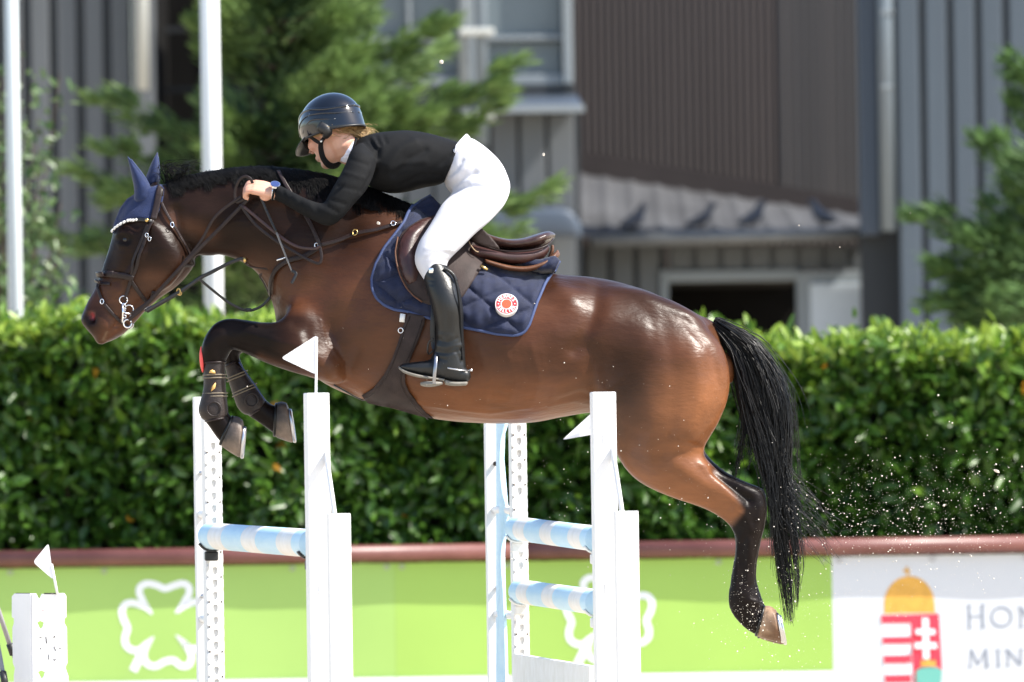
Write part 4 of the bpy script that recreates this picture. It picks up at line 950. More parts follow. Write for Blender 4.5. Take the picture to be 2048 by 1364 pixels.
# boots
for s in (-1, 1):
    bt = empty('riding_boot', at(900, 760, s * -AY)); bt.parent = rider; bt.matrix_parent_inverse = Matrix()
    k = lambda f: s * -(CY * (1 - f) + AY * f)
    sh = MB()
    sh.loft([(845, 521, 894, 530, .060, s * -KY), (842, 531, 906, 546, .064, s * -(KY * .9 + CY * .1)), (846, 552, 914, 560, .065, s * -(KY * .6 + CY * .4)), (854, 582, 921, 586, .066, s * -(KY * .2 + CY * .8)), (863, 616, 926, 618, .064, k(.1)), (871, 650, 927, 648, .056, k(.4)),
             (871, 678, 928, 678, .049, k(.75)), (867, 704, 930, 706, .046, s * -AY), (860, 724, 932, 734, .045, s * -AY), (856, 738, 932, 752, .043, s * -AY)], n=28, e=2.1, dome=False)
    sh.loft([(933, 738, 931, 764, .030, s * -AY), (905, 726, 905, 763, .040, s * -AY), (876, 719, 874, 757, .043, s * -AY), (848, 722, 846, 752, .043, s * -AY), (822, 725, 820, 746, .040, s * -AY), (806, 727, 807, 741, .032, s * -AY), (800, 730, 801, 737, .020, s * -AY)], n=24, e=2.3)
    V, Fc = remesh(sh, .0055, 4)
    V = sculpt(V, Fc, [([(872, 678), (895, 684), (915, 676)], 3, -.004), ([(870, 690), (890, 696), (922, 690)], 4, .004), ([(868, 704), (895, 706), (926, 700)], 3, -.004), ([(866, 714), (890, 720)], 3, -.003), ([(874, 668), (905, 672)], 4, .003), ([(912, 700), (924, 725)], 3, -.003),
                       ([(848, 558), (868, 562)], 2.5, -.003), ([(850, 566), (866, 569)], 2.5, -.0025)], (.0008, 40))
    mesh_obj('shaft', V, Fc, M['boot'], bt)
    sl_ = MB(); sl_.loft([(933, 763, 931, 771, .034, s * -AY), (908, 763, 908, 772, .038, s * -AY), (892, 759, 893, 770, .036, s * -AY)], n=16, e=3); 
    sl_.loft([(888, 757, 888, 763, .034, s * -AY), (862, 753, 860, 759, .043, s * -AY), (835, 748, 832, 754, .044, s * -AY), (812, 741, 810, 747, .038, s * -AY), (799, 733, 799, 739, .022, s * -AY)], n=16, e=3); sl_.build('sole', M['sole'], bt)
    zp = MB(); zp.tube([at(x_, y_, s * -(-y2)) for x_, y_, y2 in ((905, 545, KY * .8 + CY * .2 - .05), (914, 575, CY - .05), (919, 615, CY - .045), (921, 650, CY * .6 + AY * .4 - .035), (923, 690, AY - .03), (925, 720, AY - .03))], .01, 8, sub=5, flat=(.0045, .002), side=(-.6, -.8 * -s * -1, 0)); zp.build('elastic_strip', M['webbing'], bt)
    tp = MB(); tp.tube([at(x_, y_, s * -(KY * .85 + CY * .15 - .058)) for x_, y_ in ((888, 537), (897, 541), (906, 549), (913, 562))], .006, 8, sub=4); tp.build('top_strap', M['boot'], bt)
    pl = MB(); c = at(862, 541, s * -(KY - .062 + (CY - KY) * .2)); pl.box(c, (.016, .004, .018)); pl.build('silver_tag', M['chrome'], bt, bevel=.002)
    sp = MB(); sp.tube([at(895, 736, s * -(AY - .048)), at(918, 740, s * -(AY - .046)), at(934, 741, s * -(AY - .02)), at(937, 741, s * -AY), at(934, 741, s * -(AY + .02)), at(918, 740, s * -(AY + .046))], .003, 8, sub=4)
    sp.tube([at(937, 741, s * -AY), at(945, 740, s * -AY)], [.004, .005], 8); sp.build('spur', M['steel'], bt)
    # stirrup hangs from the saddle
    sr = empty('stirrup', at(866, 770, s * -AY)); sr.parent = saddle; sr.matrix_parent_inverse = parent_world(saddle).inverted()
    ir = MB()
    for e in (-1, 1):
        ir.tube([at(873, 700, s * -AY + 0), at(872, 712, s * -AY + e * .035), at(871, 730, s * -AY + e * .054), at(869, 750, s * -AY + e * .056), at(868, 768, s * -AY + e * .052)], .01, 10, sub=4, flat=(.0065, .004), side=(0, 1, 0))
    ir.build('iron', M['steel_dull'], sr)
    tr = MB(); tr.loft([(843, 764, 844, 772, .035, s * -AY), (855, 762, 855, 774, .05, s * -AY), (870, 762, 870, 773, .052, s * -AY), (884, 763, 884, 769, .04, s * -AY)], n=16, e=3); tr.build('tread', M['sole'], sr)
    lp = MB(); lp.tube([at(873, 700, s * -AY), at(868, 690, s * -(AY + .02)), at(866, 660, s * -(CY + .045)), at(868, 620, s * -(CY + .05)), at(872, 560, s * -(KY + .06))], .01, 10, sub=4, flat=(.011, .003), side=(0, 1, 0)); lp.build('stirrup_leather', M['leather_black'], sr)
    ll = MB(); ll.tube([at(867, 678, s * -(AY - .03)), at(858, 684, s * -(AY - .015)), at(855, 700, s * -(AY - .01)), at(858, 708, s * -AY), at(866, 702, s * -(AY - .01))], .0035, 8, sub=4); ll.build('leather_loop', M['leather_black'], sr)

# helmet
hm = MB(); R = []; nphi = 48
for i in range(15):
    tt = i / 14
    row = []
    for j in range(nphi):
        ph = 2 * PI * j / nphi; cf, sf = math.cos(ph), math.sin(ph)
        low = -.002 + .010 * max(cf, 0) - .040 * max(-cf, 0) ** 1.2 - .016 * (1 - abs(cf)) ** 1.0 * 1.0
        top = .126; cz = .024
        amax = math.acos(max(-1, min(1, (low - cz) / (top - cz) * 1.0))); a = max(.02, amax * tt)
        rr = math.sin(min(a, PI / 2)) if a < PI / 2 else 1 - .07 * (a - PI / 2) ** 1.2
        row.append(hd(-.010 + .119 * rr * cf, .098 * rr * sf, cz + (top - cz) * math.cos(a)))
    R.append(row)
hm.rings(R, cap=False); hm.f.append(tuple(range(nphi)))
helm = hm.build('helmet', M['helmet'], rider); mo = helm.modifiers.new('s', 'SOLIDIFY'); mo.thickness = .008; mo.offset = -1
mo = helm.modifiers.new('sub', 'SUBSURF'); mo.levels = 1; mo.render_levels = 2
def helm_pt(ph, a, lift=1.0): return hd(-.010 + .119 * lift * math.sin(a) * math.cos(ph), .098 * lift * math.sin(a) * math.sin(ph), .024 + .102 * lift * math.cos(a))
for sg in (-1, 1):
    for (ln, r) in (([(.25, 1.30), (.6, 1.02), (1.1, .92), (1.6, 1.05), (2.1, 1.32), (2.7, 1.45), (3.14, 1.45)], .006), ([(.5, 1.55), (.9, 1.30), (1.4, 1.22), (1.9, 1.38), (2.4, 1.60), (3.0, 1.72)], .005), ([(1.0, 1.62), (1.5, 1.45), (1.9, 1.60), (2.3, 1.80)], .0045)):
        rg = MB(); rg.tube([helm_pt(sg * a, b, 1.055) for a, b in ln], r, 8, sub=5); rg.build('ridge', M['helmet'], helm)
    lo = MB(); lo.prism([helm_pt(sg * 1.55 + d, 1.25 + e, 1.075) for d, e in ((-.05, .03), (.05, .03), (0, -.06))], helm_pt(sg * 1.55, 1.25, 1.085) - helm_pt(sg * 1.55, 1.25, 1.075)); lo.build('emblem', M['chrome'], helm, smooth=False)
vs = MB(); R = []
for j in range(21):
    ph = -1.15 + 2.3 * j / 20; c = math.cos(ph / 1.15 * PI / 2)
    row = []
    for q in range(6):
        e = q / 5; ext = .066 * (c ** .6 if c > 0 else 0) * e
        row.append(hd(-.010 + .118 * math.cos(ph) + ext, .098 * math.sin(ph) * (1 + .05 * e),   .014 - .028 * e * c - .012 * abs(math.sin(ph)) + .010 * math.cos(ph) * (1 - e)))
    R.append(row)
vs.rings(R, cap=False, closed=False); vo = vs.build('visor', M['visor'], helm); mo = vo.modifiers.new('s', 'SOLIDIFY'); mo.thickness = .004; mo = vo.modifiers.new('sub', 'SUBSURF'); mo.levels = 1; mo.render_levels = 1
bnd = MB(); bnd.tube([hd(-.010 + .121 * math.cos(p), .100 * math.sin(p), -.002 + .010 * max(math.cos(p), 0) - .040 * max(-math.cos(p), 0) ** 1.2 - .016 * (1 - abs(math.cos(p)))) for p in np.linspace(0, 2 * PI, 49)], .0045, 8, cap=False); bnd.build('rim_binding', M['helmet_matt'], helm)
for sg in (-1, 1):
    h1 = MB(); h1.tube([hd(.035, sg * .090, .0), hd(.030, sg * .078, -.020), hd(.012, sg * .076, -.045)], .006, 8, sub=4, flat=(.007, .0016), side=tuple(hl)); h1.build('front_strap', M['webbing'], helm)
    h2 = MB(); h2.tube([hd(-.060, sg * .082, -.012), hd(-.028, sg * .081, -.035), hd(.008, sg * .077, -.050), hd(.034, sg * .058, -.085), hd(.045, sg * .030, -.112), hd(.048, 0, -.118)], .008, 8, sub=4, flat=(.0125, .002), side=None); h2.build('chin_strap', M['webbing'], helm)
    h3 = MB(); h3.loft([], Y=0) if False else h3.tube([hd(-.030, sg * .090, .002), hd(-.045, sg * .086, -.026), hd(-.025, sg * .082, -.040)], [.024, .022, .011], 10, sub=4); h3.build('side_pad', M['helmet_matt'], helm)
    er = MB(); er.ball(hd(-.004, sg * .086, -.046), .0045); er.build('earring', M['pearl'], rider)
# glasses
gl_ = empty('glasses', hd(.1, 0, -.005)); gl_.parent = rider
for sg in (-1, 1):
    L_ = [hd(.100 - .030 * (abs(d) / .05) ** 2, sg * (.033 + d), -.004 + e) for d, e in [(.028 * math.cos(a), .021 * math.sin(a)) for a in np.linspace(0, 2 * PI, 25)[:-1]]]
    fr = MB(); fr.tube(L_ + L_[:1], .0026, 6, cap=False); fr.build('frame', M['webbing'], gl_)
    le = MB(); le.prism(L_, hf * .0015); le.build('lens', M['lens'], gl_)
    tm = MB(); tm.tube([hd(.085, sg * .062, 0), hd(.05, sg * .078, .002), hd(-.01, sg * .082, .002)], .0025, 6, sub=3); tm.build('temple', M['webbing'], gl_)
bg = MB(); bg.tube([hd(.1, -.008, .002), hd(.104, 0, .004), hd(.1, .008, .002)], .002, 6); bg.build('bridge', M['webbing'], gl_)
# hair: bun at the nape, strands over the ears
hs = []
for i in range(420):
    p0 = hd(-.075 + rng.normal() * .012, rng.normal() * .03, -.025 + rng.normal() * .012); c = at(722, 272, 0)
    d = Vector(rng.normal(size=3)) * .011
    hs.append([p0, (p0 + c) / 2 + d * .6, c + d + Vector((.004, 0, .006)), c + d * 1.1 + Vector((.010, 0, -.006)), c + d * .8 + Vector((.004, rng.normal() * .012, -.018))])
for i in range(22):
    c = at(722 + rng.normal() * 6, 266 + rng.normal() * 4, rng.normal() * .02); e = Vector((rng.uniform(.015, .05), rng.normal() * .02, rng.uniform(-.005, .028)))
    hs.append([c, c + e * .35 + Vector((0, 0, .008)), c + e * .7 + Vector((0, 0, .01)), c + e, c + e * 1.15 - Vector((0, 0, .006))])
for sg in (-1, 1):
    for i in range(110):
        a = rng.normal() * .004
        hs.append([hd(.045 + a, sg * .070, .016), hd(.030, sg * .081, .002 + a), hd(.005, sg * .085, -.006 + a * 2), hd(-.02, sg * .084, -.012 + a * 2), hd(-.045, sg * .078, -.018 + a)])
H5 = []
for q in hs:
    q = catmull(np.array([tuple(v) for v in q]), 3); tt = np.linspace(0, len(q) - 1, 10); i0 = np.clip(tt.astype(int), 0, len(q) - 2); ff = (tt - i0)[:, None]; H5.append(q[i0] * (1 - ff) + q[i0 + 1] * ff)
hair_mesh('hair', np.array(H5), .0011, .0005, M['blonde'], rider)
# wristwatch on the near wrist
wt = empty('wristwatch', at(549, 383, -.140)); wt.parent = rider
A, B = at(549, 368.5, -.142), at(546, 398, -.142); c = (A + B) / 2; h = (A - B) / 2
for i in range(26):
    a = 2 * PI * i / 26; p = c + h * 1.04 * math.cos(a) + Vector((0, .031, 0)) * math.sin(a); T = (h * -math.sin(a) + Vector((0, .031, 0)) * math.cos(a)).normalized(); U = Vector((1, 0, 0)); 
    mb = MB(); mb.box(p, (.013, .0062, .003), (U, T, U.cross(T).normalized())); mb.build('band_link', M['chrome'], wt, bevel=.0008)
wn_ = Vector((.1, -.62, .78)).normalized(); wc = c + h * .62 + Vector((.004, -.027, .004)); X1 = Vector((1, .1, 0)).normalized(); X1 = (X1 - wn_ * X1.dot(wn_)).normalized(); Y1 = wn_.cross(X1)
def disc(mb, c, r, t, n=28): mb.rings([[c + X1 * r * math.cos(a) + Y1 * r * math.sin(a) + wn_ * z for a in np.linspace(0, 2 * PI, n + 1)[:-1]] for z in (0, t)])
mb = MB(); disc(mb, wc, .0185, .008); mb.build('case', M['chrome'], wt, smooth=False)
mb = MB(); disc(mb, wc + wn_ * .0081, .0155, .001); mb.build('dial', M['watch_blue'], wt, smooth=False)

# riding crop in the near hand
crop = empty('riding_crop', at(524, 395, -.142), 'thin black riding crop held in the rider hand', 'riding crop')
mb = MB(); mb.tube([at(516, 382, -.142), at(524, 400, -.145), at(537, 431, -.155), at(553, 465, -.172)], [.0062, .006, .0055, .0045], 10, sub=5); mb.build('grip', M['leather_black'], crop)
mb = MB(); mb.tube([at(553, 465, -.172), at(571, 511, -.198), at(584, 543, -.213)], [.0042, .0034, .0026], 8, sub=5); mb.build('shaft', M['steel_dark'] if 'steel_dark' in M else mat('crop_shaft', (.16, .15, .14), .35, .5), crop)
mb = MB(); mb.tube([at(583, 541, -.213), at(592, 547, -.216), at(588, 558, -.219), at(583, 567, -.221)], .004, 10, sub=4, flat=(.0055, .002), side=(0, 1, 0)); mb.build('keeper', M['leather_black'], crop)
# ================================================================== the jump (two elements, seen from the side)
M['white_paint'] = mat('white_paint', (.80, .80, .80), .5, .4, var=.04, vscale=7, bump=.06, bscale=90)
M['white_worn'] = mat('white_worn', (.72, .71, .68), .55, .4, col2=(.82, .82, .82), vscale=14, bump=.1, bscale=90)
M['hole_shade'] = mat('hole_shade', (.66, .66, .66), .6, .3)  # grey tone stands in for shade inside the strip holes
M['sky_blue'] = mat('sky_blue', (.42, .66, .84), .5, .4, col2=(.52, .73, .87), vscale=5, bump=.08, bscale=80, stretch=(1, 1, 6))
M['black_plastic'] = mat('black_plastic', (.02, .021, .022), .5, .4)
M['flag_white'] = mat('flag_white', (.82, .82, .84), .5, .4)
M['bolt'] = mat('bolt', (.10, .075, .06), .5, .5, metal=.6)
ZUP = Vector((0, 0, 1))

def upright(mb, px0, px1, pytop, Y, ax, depth=.08, z0=0.0):
    A = at(px0, pytop, Y); B = at(px1, pytop, Y); w = (B.x - A.x) / abs(ax[0].x); top = (A.z + B.z) / 2
    c = Vector(((A.x + B.x) / 2, Y, (top + z0) / 2)); mb.box(c, (w, depth, top - z0), (ax[0], ax[1], ZUP)); return c, w, top

def axes(pn, Yn, pf, Yf):
    a = at(pf, 900, Yf) - at(pn, 900, Yn); a.z = 0; a.normalize(); return (Vector((a.y, -a.x, 0)), a)

def track(parent, c, w, ztop, ax, first, n, pitch, yface, skip=()):
    """perforated metal strip: every cell a plate with a keyhole-shaped pocket"""
    mb = MB(); pk_ = MB(); X = ax[0]; k = 16; o = c + (-ax[1]) * yface
    for r in range(n):
        zc = first - r * pitch; cen = Vector((o.x, o.y, zc)); out, inn, dp, bk = [], [], [], []
        for j in range(k):
            a = 2 * PI * (j + .5) / k; ca, sa = math.cos(a), math.sin(a); m = max(abs(ca), abs(sa))
            out.append(cen + X * (ca / m * w / 2) + ZUP * (sa / m * pitch / 2 * .9999))
            wd = .0085 if sa > -.2 else .0085 - .0045 * min(1, (-sa - .2) / .6)
            inn.append(cen + X * (ca * wd / max(abs(ca), abs(sa)) * 1.0) + ZUP * (sa / m * .014)); 
        for p in inn: dp.append(p + ax[1] * .010)
        if r in skip: mb.add(out, [tuple(range(k))]); continue
        mb.rings([[p + ax[1] * .013 for p in out], out, inn, dp], cap=False); pk_.add(dp, [tuple(range(k))])
    ps = mb.build('perforated_strip', M['white_worn'], parent, smooth=False); pk_.build('hole_backs', M['hole_shade'], ps, smooth=False, kind='stuff'); return ps

def near_standard(px0, px1, pt, ox0, ox1, opt, ax, label):
    Yn, Yo = -1.3, -1.85
    st = empty('jump_standard', at((px0 + px1) / 2, 1700, Yn), label, 'jump standard', 'white standards of the jump')
    mb = MB(); c, w, top = upright(mb, px0, px1, pt, Yn, ax); mb.build('post', M['white_paint'], st, smooth=False, bevel=.004)
    mb = MB(); c2, w2, top2 = upright(mb, ox0, ox1, opt, Yo, ax, .05); mb.build('outer_upright', M['white_paint'], st, smooth=False, bevel=.003)
    def rail(za, zb, name, hw=.016):
        A = Vector((c.x, c.y, za)) + ax[0] * .030; B = Vector((c2.x, c2.y, zb)) - ax[0] * .012
        r = MB(); r.tube([A, B], .02, 8, flat=(.022, hw), side=tuple(ax[0])); r.build(name, M['white_paint'], st)
    rail(at(640, 905, Yn).z, top2 - .02, 'sloping_rail', .007); rail(.62, .62, 'wing_rail'); rail(.3, .3, 'wing_rail')
    for k in range(3):
        z = top - .16 - k * .52; b = MB(); b.box(c - ax[1] * .0412 + Vector((0, 0, z - c.z)), (.016, .004, .03), (ax[0], ax[1], ZUP)); b.build('bolt_cover', M['white_worn'], st, smooth=False, bevel=.001)
    f = MB(); f.box(Vector((c.x, c.y - .3, .04)) , (.5, .08, .08), (ax[0], ax[1], ZUP)); f.build('foot', M['white_paint'], st, smooth=False, bevel=.004)
    return st, c, top

def far_standard(px0, px1, pt, ox0, ox1, opt, ax, label, nh, first_py, skip=()):
    Yf, Yo = 1.2, 1.72
    st = empty('jump_standard', at((px0 + px1) / 2, 1700, Yf), label, 'jump standard', 'white standards of the jump')
    mb = MB(); c, w, top = upright(mb, px0, px1, pt, Yf, ax); mb.build('post', M['white_paint'], st, smooth=False, bevel=.003)
    mb = MB(); c2, w2, top2 = upright(mb, ox0, ox1, opt, Yo, ax, .05); mb.build('outer_upright', M['white_paint'], st, smooth=False, bevel=.003)
    fz = at(px0, first_py, Yf).z
    track(st, c, w * .98, top, ax, fz, nh, .047, .054, skip)
    sc_ = MB(); sc_.ball((0, 0, 0), (.0035, .002, .0035), nu=8, nv=6); first = None
    for i in range(nh // 2):
        for s in ((-1, 1) if i % 2 == 0 else ((1,) if i % 4 == 1 else (-1,))):
            if first is None: o = sc_.build('screw', M['bolt'], st); first = o
            else: o = first.copy(); COL.objects.link(o)
            o.parent = st; o.matrix_parent_inverse = Matrix(); p = c + ax[0] * (s * w * .36) - ax[1] * .0545; o.location = Vector((p.x, p.y, fz - .023 - i * .094)) - st.location
    for za in (.35, .9, 1.3):
        r = MB(); r.tube([Vector((c.x, c.y, za)) + ax[1] * .04, Vector((c2.x, c2.y, za)) - ax[1] * .025], .016, 8); r.build('wing_rail', M['white_paint'], st)
    for z in (at(0, 952 if px0 < 700 else 942, Yo).z, at(0, 1198 if px0 < 700 else 1190, Yo).z):
        b = MB(); p = Vector((c2.x + .004, c2.y - .028, z)); b.tube([p, p - ax[1] * .02], .009, 8); b.build('pin', M['bolt'] if z > 1.2 and px0 > 700 else M['steel'], st)
    return st, c, c2, w, top

axL = axes(632, -1.3, 421, 1.2); axR = axes(1206, -1.3, 1034, 1.2)
sNL, cNL, tNL = near_standard(610, 655, 786, 655, 699, 1027, axL, 'near white standard of the left element with the raised flag on top')
sNR, cNR, tNR = near_standard(1182, 1229, 784, 1229, 1275, 1022, axR, 'near white standard of the right element in front of the stifle')
sFL, cFL, oFL, wFL, tFL = far_standard(404, 438, 795, 387, 408, 794, axL, 'far white standard with row of holes below the front hooves', 26, 893, (8, 9))
sFR, cFR, oFR, wFR, tFR = far_standard(1018, 1049, 795, 968, 1004, 795, axR, 'far white standard with light blue wing under the horse belly', 28, 858, (6, 7, 8, 12, 13))
# light blue scalloped wing board of the far right standard
wb_ = MB(); edge = [(1008, 780), (1012, 840), (1002, 880), (1000, 930), (1004, 980), (1012, 1015), (1013, 1060), (1004, 1090), (1002, 1130), (1006, 1180), (1008, 1240), (1010, 1300), (1012, 1400)]
ed_ = catmull(np.array(edge, float), 4)
poly = [at(x, y, 1.42) for x, y in ed_] + [at(992, y, 1.66) for y in (1400, 780)]
wb_.prism([Vector((p.x, p.y, p.z)) for p in poly], Vector((.01, .012, 0))); wb_.build('wing_board', M['sky_blue'], sFR, smooth=False)

def pole(far, near, Yf, Yn, rad, start, label, nm):
    A = at(far[0], far[1], Yf); B = at(near[0], near[1], Yn); d = B - A; L = d.length; d.normalize()
    root = empty('jump_pole', A, label, 'jump pole', 'striped poles of the jump')
    x = 0; k = start; i = 0; seq = [(.24, 'b')] + [(.34, 'w'), (.48, 'b')] * 6
    for ln, t in seq:
        e = min(L, x + ln); mb = MB(); rr = rad * (1.0 if t == 'b' else 1.004)
        mb.tube([A + d * x, A + d * (x + .002), A + d * (e - .002), A + d * e], [rr * .995, rr, rr, rr * .995], 32, cap=True); mb.build('blue_band' if t == 'b' else 'white_band', M['sky_blue'] if t == 'b' else M['white_worn'], root)
        x = e
        if x >= L - .001: break
    return root, A, B, d
poles = [pole((421, 1072), (626, 1087), 1.13, -1.235, .0495, 0, 'blue and white striped pole of the left element above the rail', 0),
         pole((1033, 1057), (1196, 1078), 1.13, -1.24, .045, 0, 'upper striped pole of the right element under the horse belly', 1),
         pole((1040, 1183), (1196, 1205), 1.13, -1.24, .045, 0, 'lower striped pole of the right element before the clover banner', 2)]
def cup(st, P, rad, ax, m, sgn):
    mb = MB(); pts = [P + ax[0] * (rad * 1.12 * math.sin(a)) - ZUP * (rad * 1.12 * math.cos(a)) for a in np.linspace(-1.05, 1.05, 13)]
    mb.tube(pts, .01, 10, flat=(.018, .004), side=[tuple((p - P).normalized()) for p in pts]); cu = mb.build('cup', m, st)
    b = MB(); b.box(P - ZUP * (rad * 1.12 + .020) + ax[1] * (.016 * sgn), (.05, .03, .036), (ax[0], ax[1], ZUP)); b.build('cup_bracket', m, cu, smooth=False, bevel=.006)
for (root, A, B, d), ax, sf, sn, m, r in zip(poles, (axL, axR, axR), (sFL, sFR, sFR), (sNL, sNR, sNR), (M['black_plastic'], M['white_worn'], M['white_worn']), (.0495, .045, .045)):
    cup(sf, A + d * .03, r, ax, m, 1); cup(sn, B - d * .04, r, ax, m, -1)
# plank at the foot of the right element
pk = empty('jump_plank', at(1110, 1360, 0), 'white plank hanging low in the right element', 'jump plank')
A0, B0, B1, A1 = at(1040, 1307, 1.12), at(1190, 1331, -1.2), at(1190, 1460, -1.2), at(1040, 1436, 1.12)
mb = MB(); mb.prism([A0, B0, B1, A1], axR[0] * -.022); mb.build('board', M['white_worn'], pk, smooth=False, bevel=.003)
for p in (A0, B0):
    q = p + (B0 - A0).normalized() * (.03 if p is A0 else -.03); mb = MB(); mb.box(q - ZUP * .06 + axR[0] * .004, (.012, .03, .05), (axR[0], axR[1], ZUP)); mb.build('hanger', M['steel'], pk, smooth=False, bevel=.002)

# flags
def flag(label, pin, tri, Y, r=.0045):
    root = empty('jump_flag', at(*pin[0], Y), label, 'flag', 'white flags of the jump')
    mb = MB(); mb.tube([at(*pin[0], Y), at(*pin[1], Y)], r, 8); mb.build('pin', M['flag_white'], root)
    P = []
    n = len(tri)
    for i in range(n):                                 # rounded corners
        p0, p1, p2 = [np.array(tri[(i + k) % n], float) for k in (-1, 0, 1)]; a = p1 + (p0 - p1) / np.linalg.norm(p0 - p1) * 7; b = p1 + (p2 - p1) / np.linalg.norm(p2 - p1) * 7
        for t in (0, .33, .66, 1): P.append((1 - t) ** 2 * a + 2 * t * (1 - t) * p1 + t * t * b)
    mb = MB(); mb.prism([at(x, y, Y) for x, y in P], (0, .004, 0)); mb.build('pennant', M['flag_white'], root, smooth=False)
flag('white triangular flag standing on the post in front of the forearm', [(632, 790), (633, 674)], [(634, 670), (562, 716), (634, 750)], -1.3)
flag('white triangular flag hanging tilted beside the stifle post', [(1196, 835), (1184, 850)], [(1190, 820), (1124, 880), (1190, 868)], -1.22)

# plastic block at the left edge with its own little flag, and a tripod leg
M['plastic_white'] = mat('plastic_white', (.80, .80, .81), .4, .4, var=.02, vscale=9, bump=.05, bscale=70)
M['mark'] = mat('mark', (.06, .06, .065), .6, .3); M['mark_red'] = mat('mark_red', (.6, .08, .08), .6, .3)
blk = empty('plastic_block', at(80, 1700, -1.2), 'white plastic jump block with keyhole cutouts at the left edge', 'jump block')
Yb = lambda x: -1.2 + (.10 if x < 64 else .0) * ((64 - x) / 36) + (.03 * (x - 64) / 69 if x > 64 else 0)
def plate(name, outer, holes):
    pts, ed = [], []
    for lp in [outer] + holes:
        n0 = len(pts); pts += [Vector(p) for p in lp]; ed += [(n0 + i, n0 + (i + 1) % len(lp)) for i in range(len(lp))]
    vv, _, ff, *_r = delaunay_2d_cdt(pts, ed, [], 2, 1e-6); ff2 = []
    for f in ff:
        c = np.mean([vv[i][:] for i in f], 0); X_a = np.array([c[0]]); Y_a = np.array([c[1]])
        if inpoly(X_a, Y_a, outer)[0] and not any(inpoly(X_a, Y_a, h)[0] for h in holes): ff2.append(f)
    o = mesh_obj(name, [at(v[0], v[1], Yb(v[0])) for v in vv], ff2, M['plastic_white'], blk, smooth=False)
    m_ = o.modifiers.new('s', 'SOLIDIFY'); m_.thickness = .014; m_.offset = 0
    return o
front = [(64, 1187), (72, 1187), (76, 1196), (80, 1197), (84, 1188), (100, 1187), (128, 1186), (132, 1192), (132, 1234), (128, 1237), (128, 1246), (133, 1255), (134, 1326), (131, 1332), (131, 1338), (136, 1352), (137, 1480), (66, 1480)]
hole = [(73, 1245), (80, 1241), (88, 1245), (86, 1253), (82, 1258), (79, 1257), (76, 1250)]
plate('front_panel', front, [hole, [(x + 2, y + 99) for x, y in hole]])
plate('side_panel', [(64, 1187), (32, 1187), (27, 1193), (27, 1234), (31, 1237), (31, 1246), (28, 1256), (29, 1326), (33, 1336), (31, 1350), (32, 1480), (66, 1480)], [])
for (a, b) in ((32, 60), (88, 116)):
    mb = MB(); mb.tube([at(a, 1187, Yb(a) - .008), at(b, 1187, Yb(b) - .008)], .0024, 6); mb.build('top_slot', M['black_plastic'], blk)
def mk_mark(pts, m=None, w=.0016):
    mb = MB(); mb.tube([at(x, y, Yb(x) - .0085) for x, y in pts], w, 6); mb.build('printed_mark', m or M['mark'], blk)
for q in ([(79, 1274), (84, 1274)], [(80, 1295), (83, 1298)], [(107, 1275), (109, 1271), (111, 1275)], [(108, 1292), (112, 1302)], [(118, 1296), (123, 1296)], [(107, 1317), (110, 1321), (112, 1317)], [(92, 1272), (94, 1287)], [(98, 1308), (98, 1319)]): mk_mark(q)
mk_mark([(85, 1220), (88, 1220)], M['mark_red'])
flag('small white triangular flag leaning on the plastic block', [(115, 1190), (103, 1128)], [(97, 1086), (66, 1124), (107, 1160)], -1.19)
M['tube_grey'] = mat('tube_grey', (.30, .29, .31), .35, .5, var=.15, vscale=10); M['tube_blue'] = mat('tube_blue', (.17, .20, .26), .4, .5)
tri = empty('tripod', at(-20, 1700, -1.0), 'grey metal tripod legs cut by the left edge', 'tripod')
apex = at(-36, 1120, -1.0)
for (q0, q1, m, y1) in (((-36, 1120), (33, 1330), 'tube_grey', -.9), ((-36, 1120), (16, 1400), 'tube_blue', -1.2), ((-36, 1120), (-95, 1390), 'tube_grey', -1.0)):
    A = at(*q0, -1.0); B = at(*q1, y1); d = B - A; G = A + d * (A.z / (A.z - B.z))
    mb = MB(); mb.tube([A, A + d * .85], .0085, 10); mb.tube([A + d * .8, G], .006, 10); lg = mb.build('leg', M[m], tri)
    mb = MB(); mb.tube([A + d * .80, A + d * .90], .0125, 12); mb.build('clamp', M['black_plastic'], lg)
mb = MB(); mb.tube([apex - ZUP * .05, apex + ZUP * .12], .016, 12); mb.build('head', M['black_plastic'], tri)
# ================================================================== arena fence with banners
M['rust_pipe'] = mat('rust_pipe', (.115, .038, .032), .42, .5, col2=(.17, .065, .055), vscale=5, bump=.1, bscale=40)
M['green_a'] = mat('banner_green', (.45, .70, .19), .6, .3, var=.03, vscale=1.5, transl=.3)
M['green_b'] = mat('banner_green_deep', (.44, .69, .15), .6, .3, var=.03, vscale=1.5, transl=.3)
M['banner_white'] = mat('banner_white', (.74, .77, .82), .6, .3, transl=.22)
M['print_white'] = mat('print_white', (.80, .83, .86), .6, .3)
M['print_red'] = mat('print_red', (.72, .05, .085), .6, .3); M['print_gold'] = mat('print_gold', (.66, .36, .07), .6, .3, var=.15, vscale=14)
M['print_green'] = mat('print_green', (.14, .42, .36), .6, .3); M['print_grey'] = mat('print_grey', (.24, .27, .33), .6, .3)
YB = 13.4
zr = at(1024, 1103, YB).z
rail = empty('barrier_rail', (0, YB, 0), 'red brown steel pipe rail running along the arena fence', 'rail')
for k in range(8):
    mb = MB(); x0 = -12 + 3 * k; mb.tube([(x0 + .004, YB, zr), (x0 + 2.996, YB, zr)], .045, 20); mb.build('pipe', M['rust_pipe'], rail)
for k in range(9):
    mb = MB(); x = -12 + 3 * k + .35; mb.tube([(x, YB + .10, 0), (x, YB + .10, zr - .02), (x, YB + .01, zr)], .03, 12); mb.build('post', M['rust_pipe'], rail)
